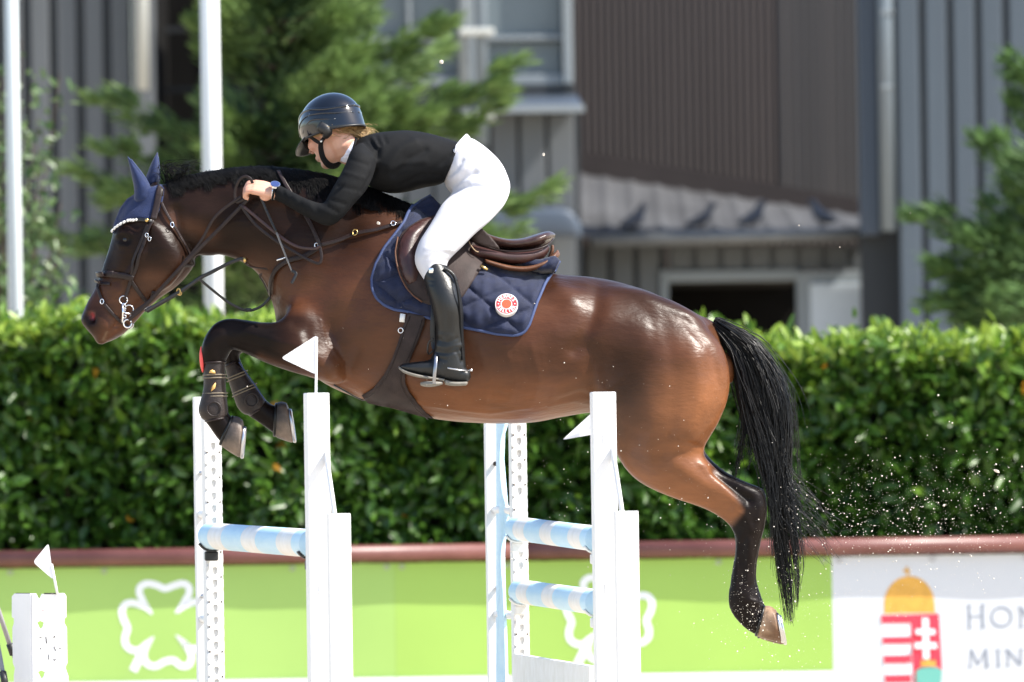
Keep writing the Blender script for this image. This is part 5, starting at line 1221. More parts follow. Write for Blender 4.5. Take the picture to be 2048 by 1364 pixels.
def ripple(x, z): return YB + .028 + (.0035 * math.sin(x * 5.1 + z * 2) + .0010 * math.sin(x * 13 - z * 7)) * min(1, max(0, (zr - .05 - z) / .3))
def onb(px, py, d=.002):
    p = at(px, py, YB + .028); return Vector((p.x, ripple(p.x, p.z) - d, p.z))
def banner(px0, px1, m, label, white_foot=True):
    y = YB + .028; x0 = at(px0, 1240, y).x; x1 = at(px1, 1240, y).x; zt = zr - .052; zb_ = zt - (.625 if white_foot else .9)
    n = max(6, int((x1 - x0) / .04)); V = []; Fc = []
    for j in range(11):
        for i in range(n + 1):
            u = i / n; v = j / 10; x = x0 + (x1 - x0) * u
            zz = zt + (zb_ - zt) * v; V.append((x, ripple(x, zz), zz))
    for j in range(10):
        for i in range(n): a = j * (n + 1) + i; Fc.append((a, a + 1, a + n + 2, a + n + 1))
    root = empty('advertising_banner', ((x0 + x1) / 2, y, zb_), label, 'banner', 'banners on the arena fence')
    mesh_obj('sheet', V, Fc, m, root)
    if white_foot:
        mb = MB(); mb.box(((x0 + x1) / 2, y - .016, zb_ - .12), (x1 - x0 - .004, .006, .29)); mb.build('white_hem', M['print_white'], root, smooth=False)
    mb = MB()
    k = int((x1 - x0) / .5) + 1
    for i in range(k):
        mb = MB(); cx = x0 + .04 + i * (x1 - x0 - .08) / max(1, k - 1); ring3((cx, y - .006, zt - .02), (0, 1, 0), .012, .003, M['steel'], 'eyelet', root, n=14, k=6)
    return root
bL = banner(-1500, 790, M['green_a'], 'pale green banner with white clover outline at the left')
bM_ = banner(790.2, 1665, M['green_b'], 'bright green banner with clover behind the right element')
bR = banner(1665.2, 3000, M['banner_white'], 'white banner with crowned red shield and grey lettering', False)
YP = YB + .028 - .013
def ribbon(pts, w, m, parent, name, taper=False):
    P = catmull(np.array(pts, float), 5); T = np.gradient(P, axis=0); T /= np.linalg.norm(T, axis=1)[:, None]; N = np.column_stack([-T[:, 1], T[:, 0]]); n = len(P)
    ww = np.full(n, w / 2.0)
    if taper: u = np.linspace(0, 1, n); ww = w / 2 * np.clip(np.minimum(u, 1 - u) * 7 + .15, 0, 1)
    V = [onb(*(P[i] + N[i] * ww[i])) for i in range(n)] + [onb(*(P[i] - N[i] * ww[i])) for i in range(n)]
    Fc = [(i, i + 1, n + i + 1, n + i) for i in range(n - 1)]
    return mesh_obj(name, V, Fc, m, parent, smooth=False)
top = [(305, 1227), (288, 1203), (279, 1187), (281, 1174), (294, 1167), (312, 1170), (330, 1177), (348, 1171), (366, 1167), (378, 1175), (377, 1190), (366, 1206), (350, 1227)]
lef = [(304, 1229), (288, 1214), (268, 1206), (252, 1208), (244, 1221), (247, 1238), (255, 1256), (250, 1274), (252, 1290), (265, 1300), (281, 1299), (294, 1286), (308, 1273)]
bot = [(307, 1276), (291, 1300), (288, 1314), (295, 1328), (312, 1332), (330, 1323), (348, 1321), (361, 1331), (377, 1330), (383, 1314), (377, 1297), (366, 1284), (354, 1274)]
for par, dx, dy in ((bL, 0, 0), (bM_, 888, -12)):
    for leaf in (top, lef, bot, [(660 - x, y - 3) for x, y in lef]):
        ribbon([(x + dx, y + dy) for x, y in leaf], 14, M['print_white'], par, 'clover_leaf', True)
    ribbon([(286 + dx, 1302 + dy), (276 + dx, 1322 + dy), (266 + dx, 1342 + dy)], 17, M['print_white'], par, 'clover_stem')
def flat(poly, m, name, parent, dz=0.0): return mesh_obj(name, [onb(x, y, .002 + dz) for x, y in poly], [tuple(range(len(poly)))], m, parent, smooth=False)
shield = flat([(1762, 1228), (1878, 1226), (1880, 1260), (1884, 1335), (1882, 1370), (1870, 1400), (1830, 1425), (1790, 1405), (1772, 1370), (1766, 1310)], M['print_white'], 'shield', bR)
def sub(poly, m, name, dz=.003): return flat(poly, m, name, shield, dz)
for y0, y1 in ((1230, 1247), (1274, 1288), (1311, 1327), (1350, 1366), (1386, 1398)): sub([(1762 + (y0 - 1230) * .06, y0), (1822, y0 - 1), (1823, y1 - 1), (1763 + (y1 - 1230) * .06, y1)], M['print_red'], 'red_stripe')
sub([(1821, 1229), (1878, 1227), (1884, 1336), (1880, 1372), (1860, 1406), (1830, 1422)], M['print_red'], 'red_field')
for q in ([(1844, 1236), (1857, 1236), (1859, 1318), (1846, 1318)],): sub(q, M['print_white'], 'cross_shaft', .006)
for y0, y1, x0, x1 in ((1258, 1269, 1831, 1870), (1285, 1297, 1829, 1873)): sub([(x0, y0), (x1, y0), (x1 + .5, y1), (x0 + .5, y1)], M['print_white'], 'cross_arm', .009)
sub([(1841, 1332), (1843, 1318), (1848, 1324), (1856, 1316), (1864, 1324), (1870, 1318), (1872, 1332)], M['print_gold'], 'small_crown', .012)
sub([(1832, 1420), (1832, 1342), (1842, 1335), (1858, 1333), (1874, 1334), (1884, 1340), (1881, 1372), (1860, 1406)], M['print_green'], 'green_hill', .009)
dome = [(1768, 1228)] + [(1819 - 51 * math.cos(a) * (1 if a < PI / 2 else .98), 1208 - 56 * math.sin(a)) for a in np.linspace(.05, PI - .05, 16)] + [(1871, 1226)]
crown = flat(dome, M['print_gold'], 'crown', bR)
flat([(1815, 1156), (1813, 1146), (1806, 1143), (1807, 1138), (1812, 1139), (1812, 1133), (1816, 1133), (1816, 1139), (1821, 1140), (1820, 1144), (1817, 1146), (1818, 1156)], M['print_gold'], 'crown_cross', crown)
for s in (.45, -.45, 0): ribbon([(1819 + s * 60, 1226), (1819 + s * 62, 1190), (1819 + s * 36, 1158)], 2, M['print_red'] if False else M['print_gold'], crown, 'crown_band')
def glyph(strokes, name):
    P_ = []
    mb = MB()
    for q in strokes:
        w = q[0]; pts = np.array(q[1], float)
        if len(pts) > 2: pts = catmull(pts, 4)
        T = np.gradient(pts, axis=0); T /= np.linalg.norm(T, axis=1)[:, None]; N = np.column_stack([-T[:, 1], T[:, 0]]) * w / 2; n = len(pts)
        mb.add([onb(*(p + k), .002 + .0007 * len(mb.f)) for p, k in zip(pts, N)] + [onb(*(p - k), .002 + .0007 * len(mb.f)) for p, k in zip(pts, N)], [(i, i + 1, n + i + 1, n + i) for i in range(n - 1)])
    mb.build(name, M['print_grey'], bR, smooth=False)
def serif(x, y): return (2.5, [(x - 6, y), (x + 6, y)])
glyph([(5, [(1938, 1211), (1939, 1257)]), (5, [(1965, 1210), (1966, 1256)]), (3, [(1938, 1233), (1966, 1232)]), serif(1938, 1211), serif(1939, 1257), serif(1965, 1210), serif(1966, 1256)], 'letter')
glyph([(4.5, [(2003 + 20 * math.cos(a), 1234 + 19 * math.sin(a)) for a in np.linspace(0, 2 * PI, 13)])], 'letter')
glyph([(3.5, [(2041, 1215), (2042, 1254)]), (5, [(2041, 1215), (2070, 1253)]), (3.5, [(2070, 1214), (2070, 1253)]), serif(2039, 1215), serif(2042, 1254), serif(2070, 1214)], 'letter')
glyph([(3, [(1942, 1298), (1940, 1335)]), (4.5, [(1942, 1298), (1957, 1330)]), (3, [(1957, 1330), (1972, 1297)]), (5, [(1972, 1297), (1975, 1334)]), serif(1940, 1335), serif(1975, 1334)], 'letter')
glyph([(5, [(1996, 1300), (1997, 1333)]), serif(1996, 1300), serif(1997, 1333)], 'letter')
glyph([(3.5, [(2015, 1300), (2016, 1332)]), (5, [(2015, 1300), (2042, 1331)]), (3.5, [(2042, 1299), (2042, 1331)]), serif(2013, 1300), serif(2016, 1332), serif(2042, 1299)], 'letter')
# ================================================================== hedge, conifers, shrub
M['leaf'] = mat('leaf', (.05, .12, .02), .36, .5, attr='coat', transl=.36)
M['needle'] = mat('needle', (.04, .09, .02), .55, .35, attr='coat', transl=.25)
M['bark'] = mat('bark', (.07, .05, .035), .9, .2, var=.3, vscale=12, bump=.5, bscale=30)
M['core_dark'] = mat('core_dark', (.012, .016, .008), .95, .1, var=.4, vscale=6, bump=.8, bscale=14)

def leaves_mesh(name, P, D, Nn, L, W, C, m, parent, fold=.25, kind=None):
    """one folded pointed leaf per row: base P, direction D, normal Nn, length, width, colour"""
    D = D / (np.linalg.norm(D, axis=1)[:, None] + 1e-9); S = np.cross(D, Nn); S /= np.linalg.norm(S, axis=1)[:, None] + 1e-9; U = np.cross(S, D)
    L = L[:, None]; W = W[:, None]; n = len(P)
    a = P; b = P + D * L - U * L * .10
    m1 = P + D * L * .38; m2 = P + D * L * .75 - U * L * .03
    V = np.stack([a, m1 + S * W * .5 + U * W * fold, m1 - S * W * .5 + U * W * fold, m1 - U * W * .05, m2 + S * W * .36 + U * W * fold * .6, m2 - S * W * .36 + U * W * fold * .6, m2 - U * W * .05, b], axis=1).reshape(-1, 3)
    o = (np.arange(n) * 8)[:, None]
    quads = np.concatenate([o + [1, 4, 6, 3], o + [3, 6, 5, 2]], 0).tolist(); tris = np.concatenate([o + [0, 1, 3], o + [0, 3, 2], o + [4, 7, 6], o + [6, 7, 5]], 0).tolist()
    ob = mesh_obj(name, V, quads + tris, m, parent); set_colors(ob, np.repeat(C, 8, axis=0))
    if kind: ob['kind'] = kind
    return ob

def rand_dirs(n, bias, spread):
    d = np.asarray(bias) + rng.normal(size=(n, 3)) * spread; return d / (np.linalg.norm(d, axis=1)[:, None] + 1e-9)

hedge = empty('laurel_hedge', (0, 14.7, 0), 'long dense clipped laurel hedge behind the arena fence', 'hedge')
YH = 14.05
def hump(x, z): return .10 * np.sin(x * 3.1 + z * 2.0) + .07 * np.sin(x * 7.3 - z * 5.1 + 1) + .05 * np.sin(x * 13 + z * 11)
def htop(x): return 2.215 - .125 / (1 + np.exp(-(x - .3) * 4)) + .03 * np.sin(x * 2.3) + .025 * np.sin(x * 6.1 + 2) + .045 * np.exp(-((x + 2.5) / .8) ** 2)
n1 = 31000
x = rng.uniform(-6.6, 6.6, n1); z = rng.uniform(.35, 1.0, n1) * htop(x); dep = np.abs(rng.normal(size=n1)) * .13
P1 = np.column_stack([x, YH + hump(x, z) * .7 + dep, z]); D1 = rand_dirs(n1, (0, -.5, .05), .65); N1 = rand_dirs(n1, (0, -.75, .55), .5)
n2 = 21000
x2 = rng.uniform(-6.6, 6.6, n2); y2 = rng.uniform(YH - .05, YH + 1.1, n2); up = np.abs(rng.normal(size=n2)) * .07
P2 = np.column_stack([x2, y2, htop(x2) - .08 + up * np.where(rng.random(n2) < .05, 1.1, .75)]); D2 = rand_dirs(n2, (0, -.1, .7), .6); N2 = rand_dirs(n2, (.1, -.3, .8), .6)
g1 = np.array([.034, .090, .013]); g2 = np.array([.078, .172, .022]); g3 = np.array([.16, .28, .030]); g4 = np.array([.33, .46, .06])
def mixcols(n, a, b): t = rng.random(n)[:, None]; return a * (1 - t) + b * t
C1 = mixcols(n1, g1, g2); young_lit = rng.random(n1) < .07 + .70 * np.clip((z - htop(x) + .55) / .55, 0, 1) ** 1.6; C1[young_lit] = mixcols(young_lit.sum(), g2, g3)  # new growth, its share raised towards the top to paint the sunlit crown
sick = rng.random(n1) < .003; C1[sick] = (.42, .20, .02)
C2 = mixcols(n2, g2, g4)  # top leaves paler: new growth plus sunlight painted into the colour
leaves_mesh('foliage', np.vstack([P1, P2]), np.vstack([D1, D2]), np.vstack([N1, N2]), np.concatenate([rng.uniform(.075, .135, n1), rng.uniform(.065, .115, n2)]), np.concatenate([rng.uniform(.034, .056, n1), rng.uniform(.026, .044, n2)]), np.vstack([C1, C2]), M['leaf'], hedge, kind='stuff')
mb = MB(); xs = np.linspace(-6.6, 6.6, 86); R = []
for xx in xs: R.append([(xx, YH + .26 + hump(xx, .4) * .7, 0), (xx, YH + .26 + hump(xx, 1.2) * .7, 1.2), (xx, YH + .28 + hump(xx, 2.0) * .7, 2.0), (xx, YH + .40, htop(xx) - .12), (xx, YH + .9, htop(xx) - .12), (xx, YH + 1.0, 0)])
mb.rings(R); mb.build('core_filler', M['core_dark'], hedge)  # solid dark body added inside the hedge to block see-through
for k in range(22):
    mb = MB(); xx = -6.4 + k * .58 + rng.normal() * .05; mb.tube([(xx, YH + .45, 0), (xx + .05, YH + .35, .6), (xx - .04, YH + .2, 1.4)], [.03, .022, .01], 7); mb.build('stem', M['bark'], hedge)

def conifer(name, label, trunk, branches, Y, cdark, clight, density=1.0, group=None, extra=0, box=None):
    root = empty(name, (at(trunk[0], 900, Y).x, Y, 0), label, 'tree', group)
    tx = at(trunk[0], 900, Y).x; topz = at(trunk[0], trunk[1], Y).z
    mb = MB(); mb.tube([(tx, Y, 0), (tx + .03, Y, topz * .4), (tx - .02, Y, topz * .75), (tx, Y, topz)], [.13, .10, .06, .015], 10, sub=4); mb.build('trunk', M['bark'], root)
    Ps, Ds, Ns, Ls, Ws, Cs = [], [], [], [], [], []; lb = MB()
    bl = [(a, b, y0, y1, w) for a, b, y0, y1, w in branches]
    for a, b, dy0, dy1, wd in bl:
        A = np.array(at(a[0], a[1], Y + dy0)); B = np.array(at(b[0], b[1], Y + dy1)); L = np.linalg.norm(B - A); sag = np.array([0, 0, -.10 * L])
        pts = np.array([A * (1 - t) + B * t + sag * math.sin(PI * t) for t in np.linspace(0, 1, 9)]); lb.tube(pts, np.linspace(.018, .003, 9), 5)
        n = int(L * 620 * density * wd); t = rng.beta(1.6, 1.15, n) * .92 + .08; i = np.clip((t * 8).astype(int), 0, 7); f = (t * 8 - i)[:, None]
        c = pts[i] * (1 - f) + pts[i + 1] * f; dirv = (B - A) / L
        rad = (.17 * wd * (1.08 - t) ** .7 + .02) * np.sqrt(rng.random(n))
        off = rng.normal(size=(n, 3)); off /= np.linalg.norm(off, axis=1)[:, None]; off *= rad[:, None] * np.array([1, 1, .75])
        clump = .05 * np.column_stack([np.sin(t * 31 + a[0]), np.cos(t * 27 + a[1]), np.sin(t * 23 + b[0])])
        p = c + off + clump; d = dirv * 1.5 + off / (rad[:, None] + .02) * .5 + np.array([0, 0, .25]) + rng.normal(size=(n, 3)) * .3
        Ps.append(p); Ds.append(d); Ns.append(rng.normal(size=(n, 3)) + np.array([0, 0, .8])); Ls.append(rng.uniform(.07, .17, n)); Ws.append(rng.uniform(.010, .020, n))
        q = np.clip(t * .65 + rng.normal(size=n) * .22 + .10, 0, 1)[:, None]; Cs.append(cdark * (1 - q) + clight * q)  # dark inside and sunlit tips painted into the leaf colours
    lb.build('limbs', M['bark'], root)
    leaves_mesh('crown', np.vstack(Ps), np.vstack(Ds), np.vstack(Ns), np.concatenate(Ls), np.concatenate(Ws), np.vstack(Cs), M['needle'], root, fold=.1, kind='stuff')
    return root
br = [((560, 250), (1035, 132), 0, -.5, 1.1), ((560, 140), (900, 34), 0, -.5, 1.1), ((570, 200), (885, 100), 0, .4, 1.0), ((570, 330), (1010, 195), 0, -.3, 1.1), ((570, 290), (860, 235), 0, -.6, 1.0),
      ((580, 430), (1090, 378), 0, -.2, 1.0), ((580, 470), (1020, 452), 0, -.4, .9), ((560, 90), (760, -40), 0, 0, 1.2), ((560, 240), (820, 200), 0, -.7, 1.2), ((560, 60), (700, -90), 0, .3, 1.2),
      ((540, 290), (208, 186), 0, -.3, .95), ((540, 340), (215, 280), 0, -.5, .8), ((540, 410), (168, 350), 0, -.4, 1.2), ((540, 380), (240, 370), 0, -.6, 1.0), ((530, 470), (80, 455), 0, -.3, 1.0), ((540, 170), (400, 60), 0, -.4, .9),
      ((530, 560), (350, 520), 0, -.3, .9), ((560, 560), (700, 520), 0, -.5, 1.2), ((560, 600), (860, 560), 0, -.4, 1.1), ((540, 600), (300, 610), 0, -.4, 1.1)]
for k in range(80):
    y0 = rng.uniform(-120, 560); s = rng.choice((-1, 1), p=(.35, .65)); ln = rng.uniform(90, 190) * (1.0 if s > 0 else .75)
    br.append(((550 + rng.normal() * 12, y0), (560 + s * ln, y0 - rng.uniform(20, 110)), rng.normal() * .2 - .15, rng.normal() * .6 - .35, 1.15))
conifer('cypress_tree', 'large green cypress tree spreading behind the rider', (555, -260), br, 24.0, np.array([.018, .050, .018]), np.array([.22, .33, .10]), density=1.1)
br2 = [((2130, 400), (1968, 268), 0, -.3, 1.0), ((2130, 480), (1842, 418), 0, -.3, .9), ((2140, 560), (1868, 520), 0, -.4, 1.3), ((2130, 600), (1880, 590), 0, -.3, 1.3), ((2140, 540), (1930, 470), 0, -.6, 1.3), ((2150, 480), (1990, 420), 0, .2, 1.2), ((2140, 330), (2030, 200), 0, 0, .9), ((2150, 600), (1960, 560), 0, .3, 1.4), ((2150, 640), (1940, 640), 0, -.2, 1.4)]
for k in range(14):
    y0 = rng.uniform(100, 640); s = rng.choice((-1, 1)); br2.append(((2150, y0), (2150 + s * rng.uniform(80, 170), y0 - rng.uniform(10, 90)), rng.normal() * .3, rng.normal() * .5, 1.2))
conifer('cypress_tree', 'dark cypress tree at the right edge before the ribbed wall', (2150, -60), br2, 23.0, np.array([.009, .032, .014]), np.array([.12, .22, .06]), density=1.1)

# broad-leaved shrub by the left flagpole
sh = empty('leafy_shrub', (at(20, 600, 19).x, 19, 0), 'broad leaved shrub behind the left flagpole', 'shrub')
Ps = []; lb = MB(); gx = at(20, 600, 19).x
for k in range(34):
    tipx, tipy = rng.uniform(-130, 125), rng.uniform(70, 620)
    if tipx > 60 and tipy < 140: continue
    A = np.array((gx + rng.normal() * .08, 19 + rng.normal() * .1, .2)); B = np.array(at(tipx, tipy, 19 + rng.normal() * .35)); mid = (A + B) / 2 + np.array([(B[0] - A[0]) * -.15, 0, .25])
    pts = catmull(np.array([A, mid, B]), 6); lb.tube(pts, np.linspace(.012, .003, len(pts)), 5)
    n = 62; t = rng.uniform(.45, 1, n); i = np.clip((t * (len(pts) - 1)).astype(int), 0, len(pts) - 2); Ps.append(pts[i] + rng.normal(size=(n, 3)) * .075)
Ps = np.vstack(Ps); n = len(Ps)
lb.build('stems', M['bark'], sh)
leaves_mesh('foliage', Ps, rand_dirs(n, (0, -.2, .1), .7), rand_dirs(n, (.1, -.4, .7), .6), rng.uniform(.05, .09, n), rng.uniform(.03, .05, n), mixcols(n, np.array([.03, .075, .022]), np.array([.17, .26, .10])), M['leaf'], sh, kind='stuff')
# two white flagpoles
M['pole_white'] = mat('pole_white', (.74, .76, .77), .45, .5, var=.03, vscale=5); M['pole_grey'] = mat('pole_grey', (.55, .60, .62), .4, .5)
for (pa, pb, wa, wb2, m, lab) in (((24, 0), (29, 600), 27, 33, 'pole_grey', 'grey white flagpole at the left edge of the picture'), ((417, 0), (429, 620), 38, 36, 'pole_white', 'white flagpole rising behind the horse neck')):
    Yp = 19.0 if pa[0] > 200 else 18.2; sc_ = (Yp + 30) / FPX
    fp = empty('flagpole', (at(pb[0], pb[1], Yp).x, Yp, 0), lab, 'flagpole', 'flagpoles behind the hedge')
    X = at((pa[0] + pb[0]) / 2, 300, Yp).x; mb = MB(); mb.tube([(X, Yp, 0), (X, Yp, 3.6), (X, Yp, 7.5)], [wb2 / 2 * sc_ * 1.05, wa / 2 * sc_ * 1.0, wa / 2 * sc_ * .8], 24); mb.build('pole', M[m], fp)
    mb = MB(); mb.ball((X, Yp, 7.53), .07); mb.build('finial', M['steel'], fp)
    mb = MB(); mb.tube([(X, Yp, 0), (X, Yp, .12)], wb2 * sc_, 20); mb.build('base', M['pole_grey'], fp)
# ================================================================== sheds behind the hedge
M['sheet_grey'] = mat('sheet_grey', (0.090, 0.098, 0.105), .55, .4, var=.10, vscale=1.6, stretch=(1, 1, .15))
M['sheet_dark'] = mat('sheet_dark', (0.030, 0.034, 0.038), .6, .3)
M['sheet_blue'] = mat('sheet_blue', (0.062, 0.080, 0.100), .5, .4, var=.10, vscale=1.6, stretch=(1, 1, .15))
M['sheet_brown'] = mat('sheet_brown', (0.058, 0.048, 0.045), .55, .35, var=.12, vscale=1.2, stretch=(1, 1, .12))
M['sheet_taupe'] = mat('sheet_taupe', (.085, .080, .078), .55, .35)
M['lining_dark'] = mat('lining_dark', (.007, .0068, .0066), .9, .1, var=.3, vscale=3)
M['frame_grey'] = mat('frame_grey', (0.190, 0.215, 0.230), .5, .4); M['glazing'] = mat('glazing', (0.125, 0.155, 0.170), .35, .5, var=.08, vscale=1.5)
M['flash_blue'] = mat('flash_blue', (0.055, 0.072, 0.098), .5, .4); M['flash_brown'] = mat('flash_brown', (0.036, 0.028, 0.026), .55, .35, var=.2, vscale=2)
M['roof_sheet'] = mat('roof_sheet', (0.085, 0.086, 0.090), .85, .15, col2=(.05, .05, .052), vscale=1.8, bump=.3, bscale=8, stretch=(1, .25, 1))
M['gutter'] = mat('gutter', (0.120, 0.125, 0.125), .5, .4, var=.12, vscale=3); M['door_white'] = mat('door_white', (0.46, 0.51, 0.55), .5, .4, var=.06, vscale=2)
M['pipe_pale'] = mat('pipe_pale', (0.130, 0.160, 0.185), .4, .5); M['bracket'] = mat('bracket', (0.450, 0.460, 0.430), .5, .4)

def bx(name, px0, py0, px1, py1, Y, depth, m, parent, bevel=0):
    A = at(px0, (py0 + py1) / 2, Y); B = at(px1, (py0 + py1) / 2, Y); zt = at((px0 + px1) / 2, py0, Y).z; zb_ = max(0, at((px0 + px1) / 2, py1, Y).z)
    mb = MB(); mb.span((A.x, Y, zb_), (B.x, Y + depth, zt)); return mb.build(name, m, parent, smooth=False, bevel=bevel)
def shed(name, px, Y, label): return empty(name, (at(px, 900, Y).x, Y + 2, 0), label, 'building')
GR = 1e4
def ribbed(parent, px0, px1, py0, py1, Y, pitch, width, m, mback, proud=.06, start=None):
    bx('backing', px0, py0, px1, py1, Y + proud, .12, mback, parent)
    x = px0 if start is None else start
    while x < px1 - 4:
        bx('wall_panel', max(x, px0), py0, min(x + width, px1), py1, Y, proud * .98, m, parent, bevel=.012); x += pitch

low = 1300
left = shed('metal_shed', 150, 40, 'grey ribbed metal shed wall with dark opening at the left')
ribbed(left, -1176, 268, -420, low, 40, 54, 37, M['sheet_grey'], M['sheet_dark'], start=-1176)
bx('corner_column', 270, -420, 312, low, 39.8, .5, M['sheet_grey'], left, .01)
mb = MB(); X = at(286, 90, 39.6).x; mb.tube([(X, 39.6, at(286, 180, 39.6).z), (X, 39.6, at(286, -300, 39.6).z)], .05, 12); mb.build('downpipe', M['bracket'], left)
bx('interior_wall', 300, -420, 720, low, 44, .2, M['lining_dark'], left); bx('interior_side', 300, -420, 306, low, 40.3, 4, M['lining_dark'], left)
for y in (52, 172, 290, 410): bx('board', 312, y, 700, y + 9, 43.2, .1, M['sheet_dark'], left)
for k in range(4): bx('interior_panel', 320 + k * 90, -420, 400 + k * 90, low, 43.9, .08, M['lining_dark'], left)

mid = shed('glazed_annex', 930, 39, 'grey annex with large glazed panels above a panelled wall')
bx('core', 690, -420, 1142, 172, 39.6, 3.2, M['sheet_dark'], mid)
for (a, b) in ((700, 812), (818, 918), (944, 1122)):
    for (c, d) in ((-420, -120), (-112, 72), (84, 152)): bx('glazing_panel', a, c, b, d, 39.42, .16, M['glazing'], mid, .008)
for a, b in ((811, 819), (917, 945), (1122, 1142)): bx('mullion', a, -420, b, 168, 39.25, .34, M['frame_grey'], mid, .01)
for c, d in ((-121, -111), (73, 83), (152, 172)): bx('transom', 690, c, 1140, d, 39.30, .28, M['frame_grey'], mid, .01)
# sloping flashing above the lower wall
P0, P1 = at(955, 188, 39.5), at(1150, 184, 39.5); P2, P3 = at(1168, 214, 38.6), at(945, 218, 38.6); mb = MB(); mb.prism([P0, P1, P2, P3], (0, 0, -.02)); mb.build('flashing', M['flash_blue'], mid, smooth=False)
bx('flashing_edge', 945, 212, 1168, 226, 38.55, .05, M['frame_grey'], mid, .008)
bx('lower_core', 700, 172, 1160, low, 39.3, 2.6, M['sheet_dark'], mid)
ribbed(mid, 700, 1166, 227, low, 39.0, 57, 50, M['sheet_grey'], M['sheet_dark'], .06, start=706)
for (px, r, m) in ((929, .045, 'frame_grey'), (963, .055, 'pipe_pale')):
    X = at(px, 140, 38.4).x; mb = MB(); mb.tube([(X, 38.4, at(px, 290, 38.4).z), (X, 38.4, at(px, -400, 38.4).z)], r, 14); mb.build('downpipe', M[m], mid)
for y in (56, 226, -160): bx('pipe_bracket', 918, y, 988, y + 14, 38.28, .2, M['bracket'], mid, .015)
mb = MB(); mb.loft([(940, 436, 942, 475, .12, 38.7), (965, 420, 965, 475, .13, 38.7), (1050, 415, 1050, 475, .13, 38.7), (1130, 417, 1130, 475, .13, 38.7), (1152, 436, 1150, 475, .12, 38.7)], n=24, e=4.5); mb.build('duct_cover', M['flash_blue'], mid)

brn = shed('brown_hall', 1430, 45, 'tall hall wall of brown corrugated sheet behind the lean-to')
xs0, xs1 = at(1120, 200, 45).x, at(1760, 200, 45).x; zt = at(1400, -420, 45).z; n = int((xs1 - xs0) / .0165); R = []
V = []; Fc = []
for i in range(n + 1):
    xx = xs0 + (xs1 - xs0) * i / n; d = .016 * (1 if (i // 1) % 4 in (0, 1) else 0); V += [(xx, 45 - d, 0), (xx, 45 - d, zt)]
for i in range(n): Fc.append((2 * i, 2 * i + 2, 2 * i + 3, 2 * i + 1))
mesh_obj('corrugated_sheet', V, Fc, M['sheet_brown'], brn, smooth=False)
bx('body', 1125, -420, 1755, low, 45.05, 4, M['sheet_dark'], brn)
# corrugations get wider and greyer towards the corner
for k in range(9): bx('cover_strip', 1560 + k * 17.5, -420, 1569 + k * 17.5, 430, 44.975, .008, M['sheet_taupe'], brn)

lean = shed('lean_to', 1470, 40, 'low lean-to with corrugated roof, dark doorway and white door')
fl, fr_, brr, bl_ = at(1160, 474, 39.4), at(1762, 458, 39.4), at(1722, 432, 44.6), at(1160, 346, 44.6)
V = []; Fc = []; nu, nv = 132, 8
for j in range(nv + 1):
    for i in range(nu + 1):
        u, v = i / nu, j / nv; p = (fl * (1 - u) + fr_ * u) * (1 - v) + (bl_ * (1 - u) + brr * u) * v; w = .018 * (max(0, math.cos(u * 11 * 2 * PI)) ** 1.5)
        V.append((p.x, p.y, p.z + w))
for j in range(nv):
    for i in range(nu): a = j * (nu + 1) + i; Fc.append((a, a + 1, a + nu + 2, a + nu + 1))
ro = mesh_obj('roof', V, Fc, M['roof_sheet'], lean); so = ro.modifiers.new('s', 'SOLIDIFY'); so.thickness = .02
for a, b, c, d, nm in (((1160, 302), (1722, 398), (1722, 442), (1160, 350), 'roof_flashing'),):
    mb = MB(); mb.prism([at(*q, 44.5) for q in (a, b, c, d)], (0, .06, 0)); mb.build(nm, M['flash_brown'], ro, smooth=False)
mb = MB(); A, B = at(1184, 482, 39.25), at(1780, 466, 39.25)
mb.tube([A, B], .058, 14); mb.build('gutter', M['gutter'], lean)
mb = MB(); F0 = at(1752, 474, 39.25); mb.tube([F0, F0 - ZUP * .10, F0 - ZUP * .22, F0 - ZUP * .8], [.10, .09, .05, .05], 14); mb.build('gutter_outlet', M['gutter'], lean)
ribbed(lean, 1120, 1338, 492, low, 40, 52, 42, M['sheet_grey'], M['sheet_dark'], .05, start=1126)
bx('lintel_wall', 1338, 492, 1800, 540, 40.03, .2, M['sheet_grey'], lean)
for k in range(9): bx('wall_panel', 1342 + k * 52, 492, 1384 + k * 52, 539, 39.98, .05, M['sheet_grey'], lean, .01)
bx('door_frame', 1330, 540, 1600, 562, 39.94, .2, M['frame_grey'], lean, .01); bx('door_frame', 1326, 540, 1342, low, 39.94, .2, M['frame_grey'], lean, .01)
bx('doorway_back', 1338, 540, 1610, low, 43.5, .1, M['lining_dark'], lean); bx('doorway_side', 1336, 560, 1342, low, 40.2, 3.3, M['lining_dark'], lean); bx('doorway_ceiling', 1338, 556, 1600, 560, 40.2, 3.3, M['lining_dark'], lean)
dr = bx('door', 1598, 541, 1816, low, 39.9, .12, M['frame_grey'], lean, .01); bx('door_panel', 1626, 566, 1762, low, 39.86, .05, M['door_white'], dr, .01); bx('door_edge', 1776, 560, 1790, low, 39.86, .05, M['gutter'], dr, .008)

rgt = shed('ribbed_hall', 1900, 38.6, 'blue grey ribbed hall wall at the right')
bx('corner_post', 1716, -420, 1752, 470, 38.9, .3, M['flash_blue'], rgt, .01)
bx('corner_return', 1722, -420, 1830, low, 39.1, .3, M['sheet_dark'], rgt)
ribbed(rgt, 1800, 2700, -420, low, 38.6, 56, 43, M['sheet_blue'], M['sheet_dark'], .06, start=1800)
X = at(1773, 220, 38.5).x; mb = MB(); mb.tube([(X, 38.5, at(1773, 462, 38.5).z), (X, 38.5, at(1773, -400, 38.5).z)], .062, 14); mb.build('downpipe', M['pipe_pale'], rgt)
for y in (20, 170, -150): bx('pipe_collar', 1762, y, 1786, y + 8, 38.43, .14, M['frame_grey'], rgt, .008)

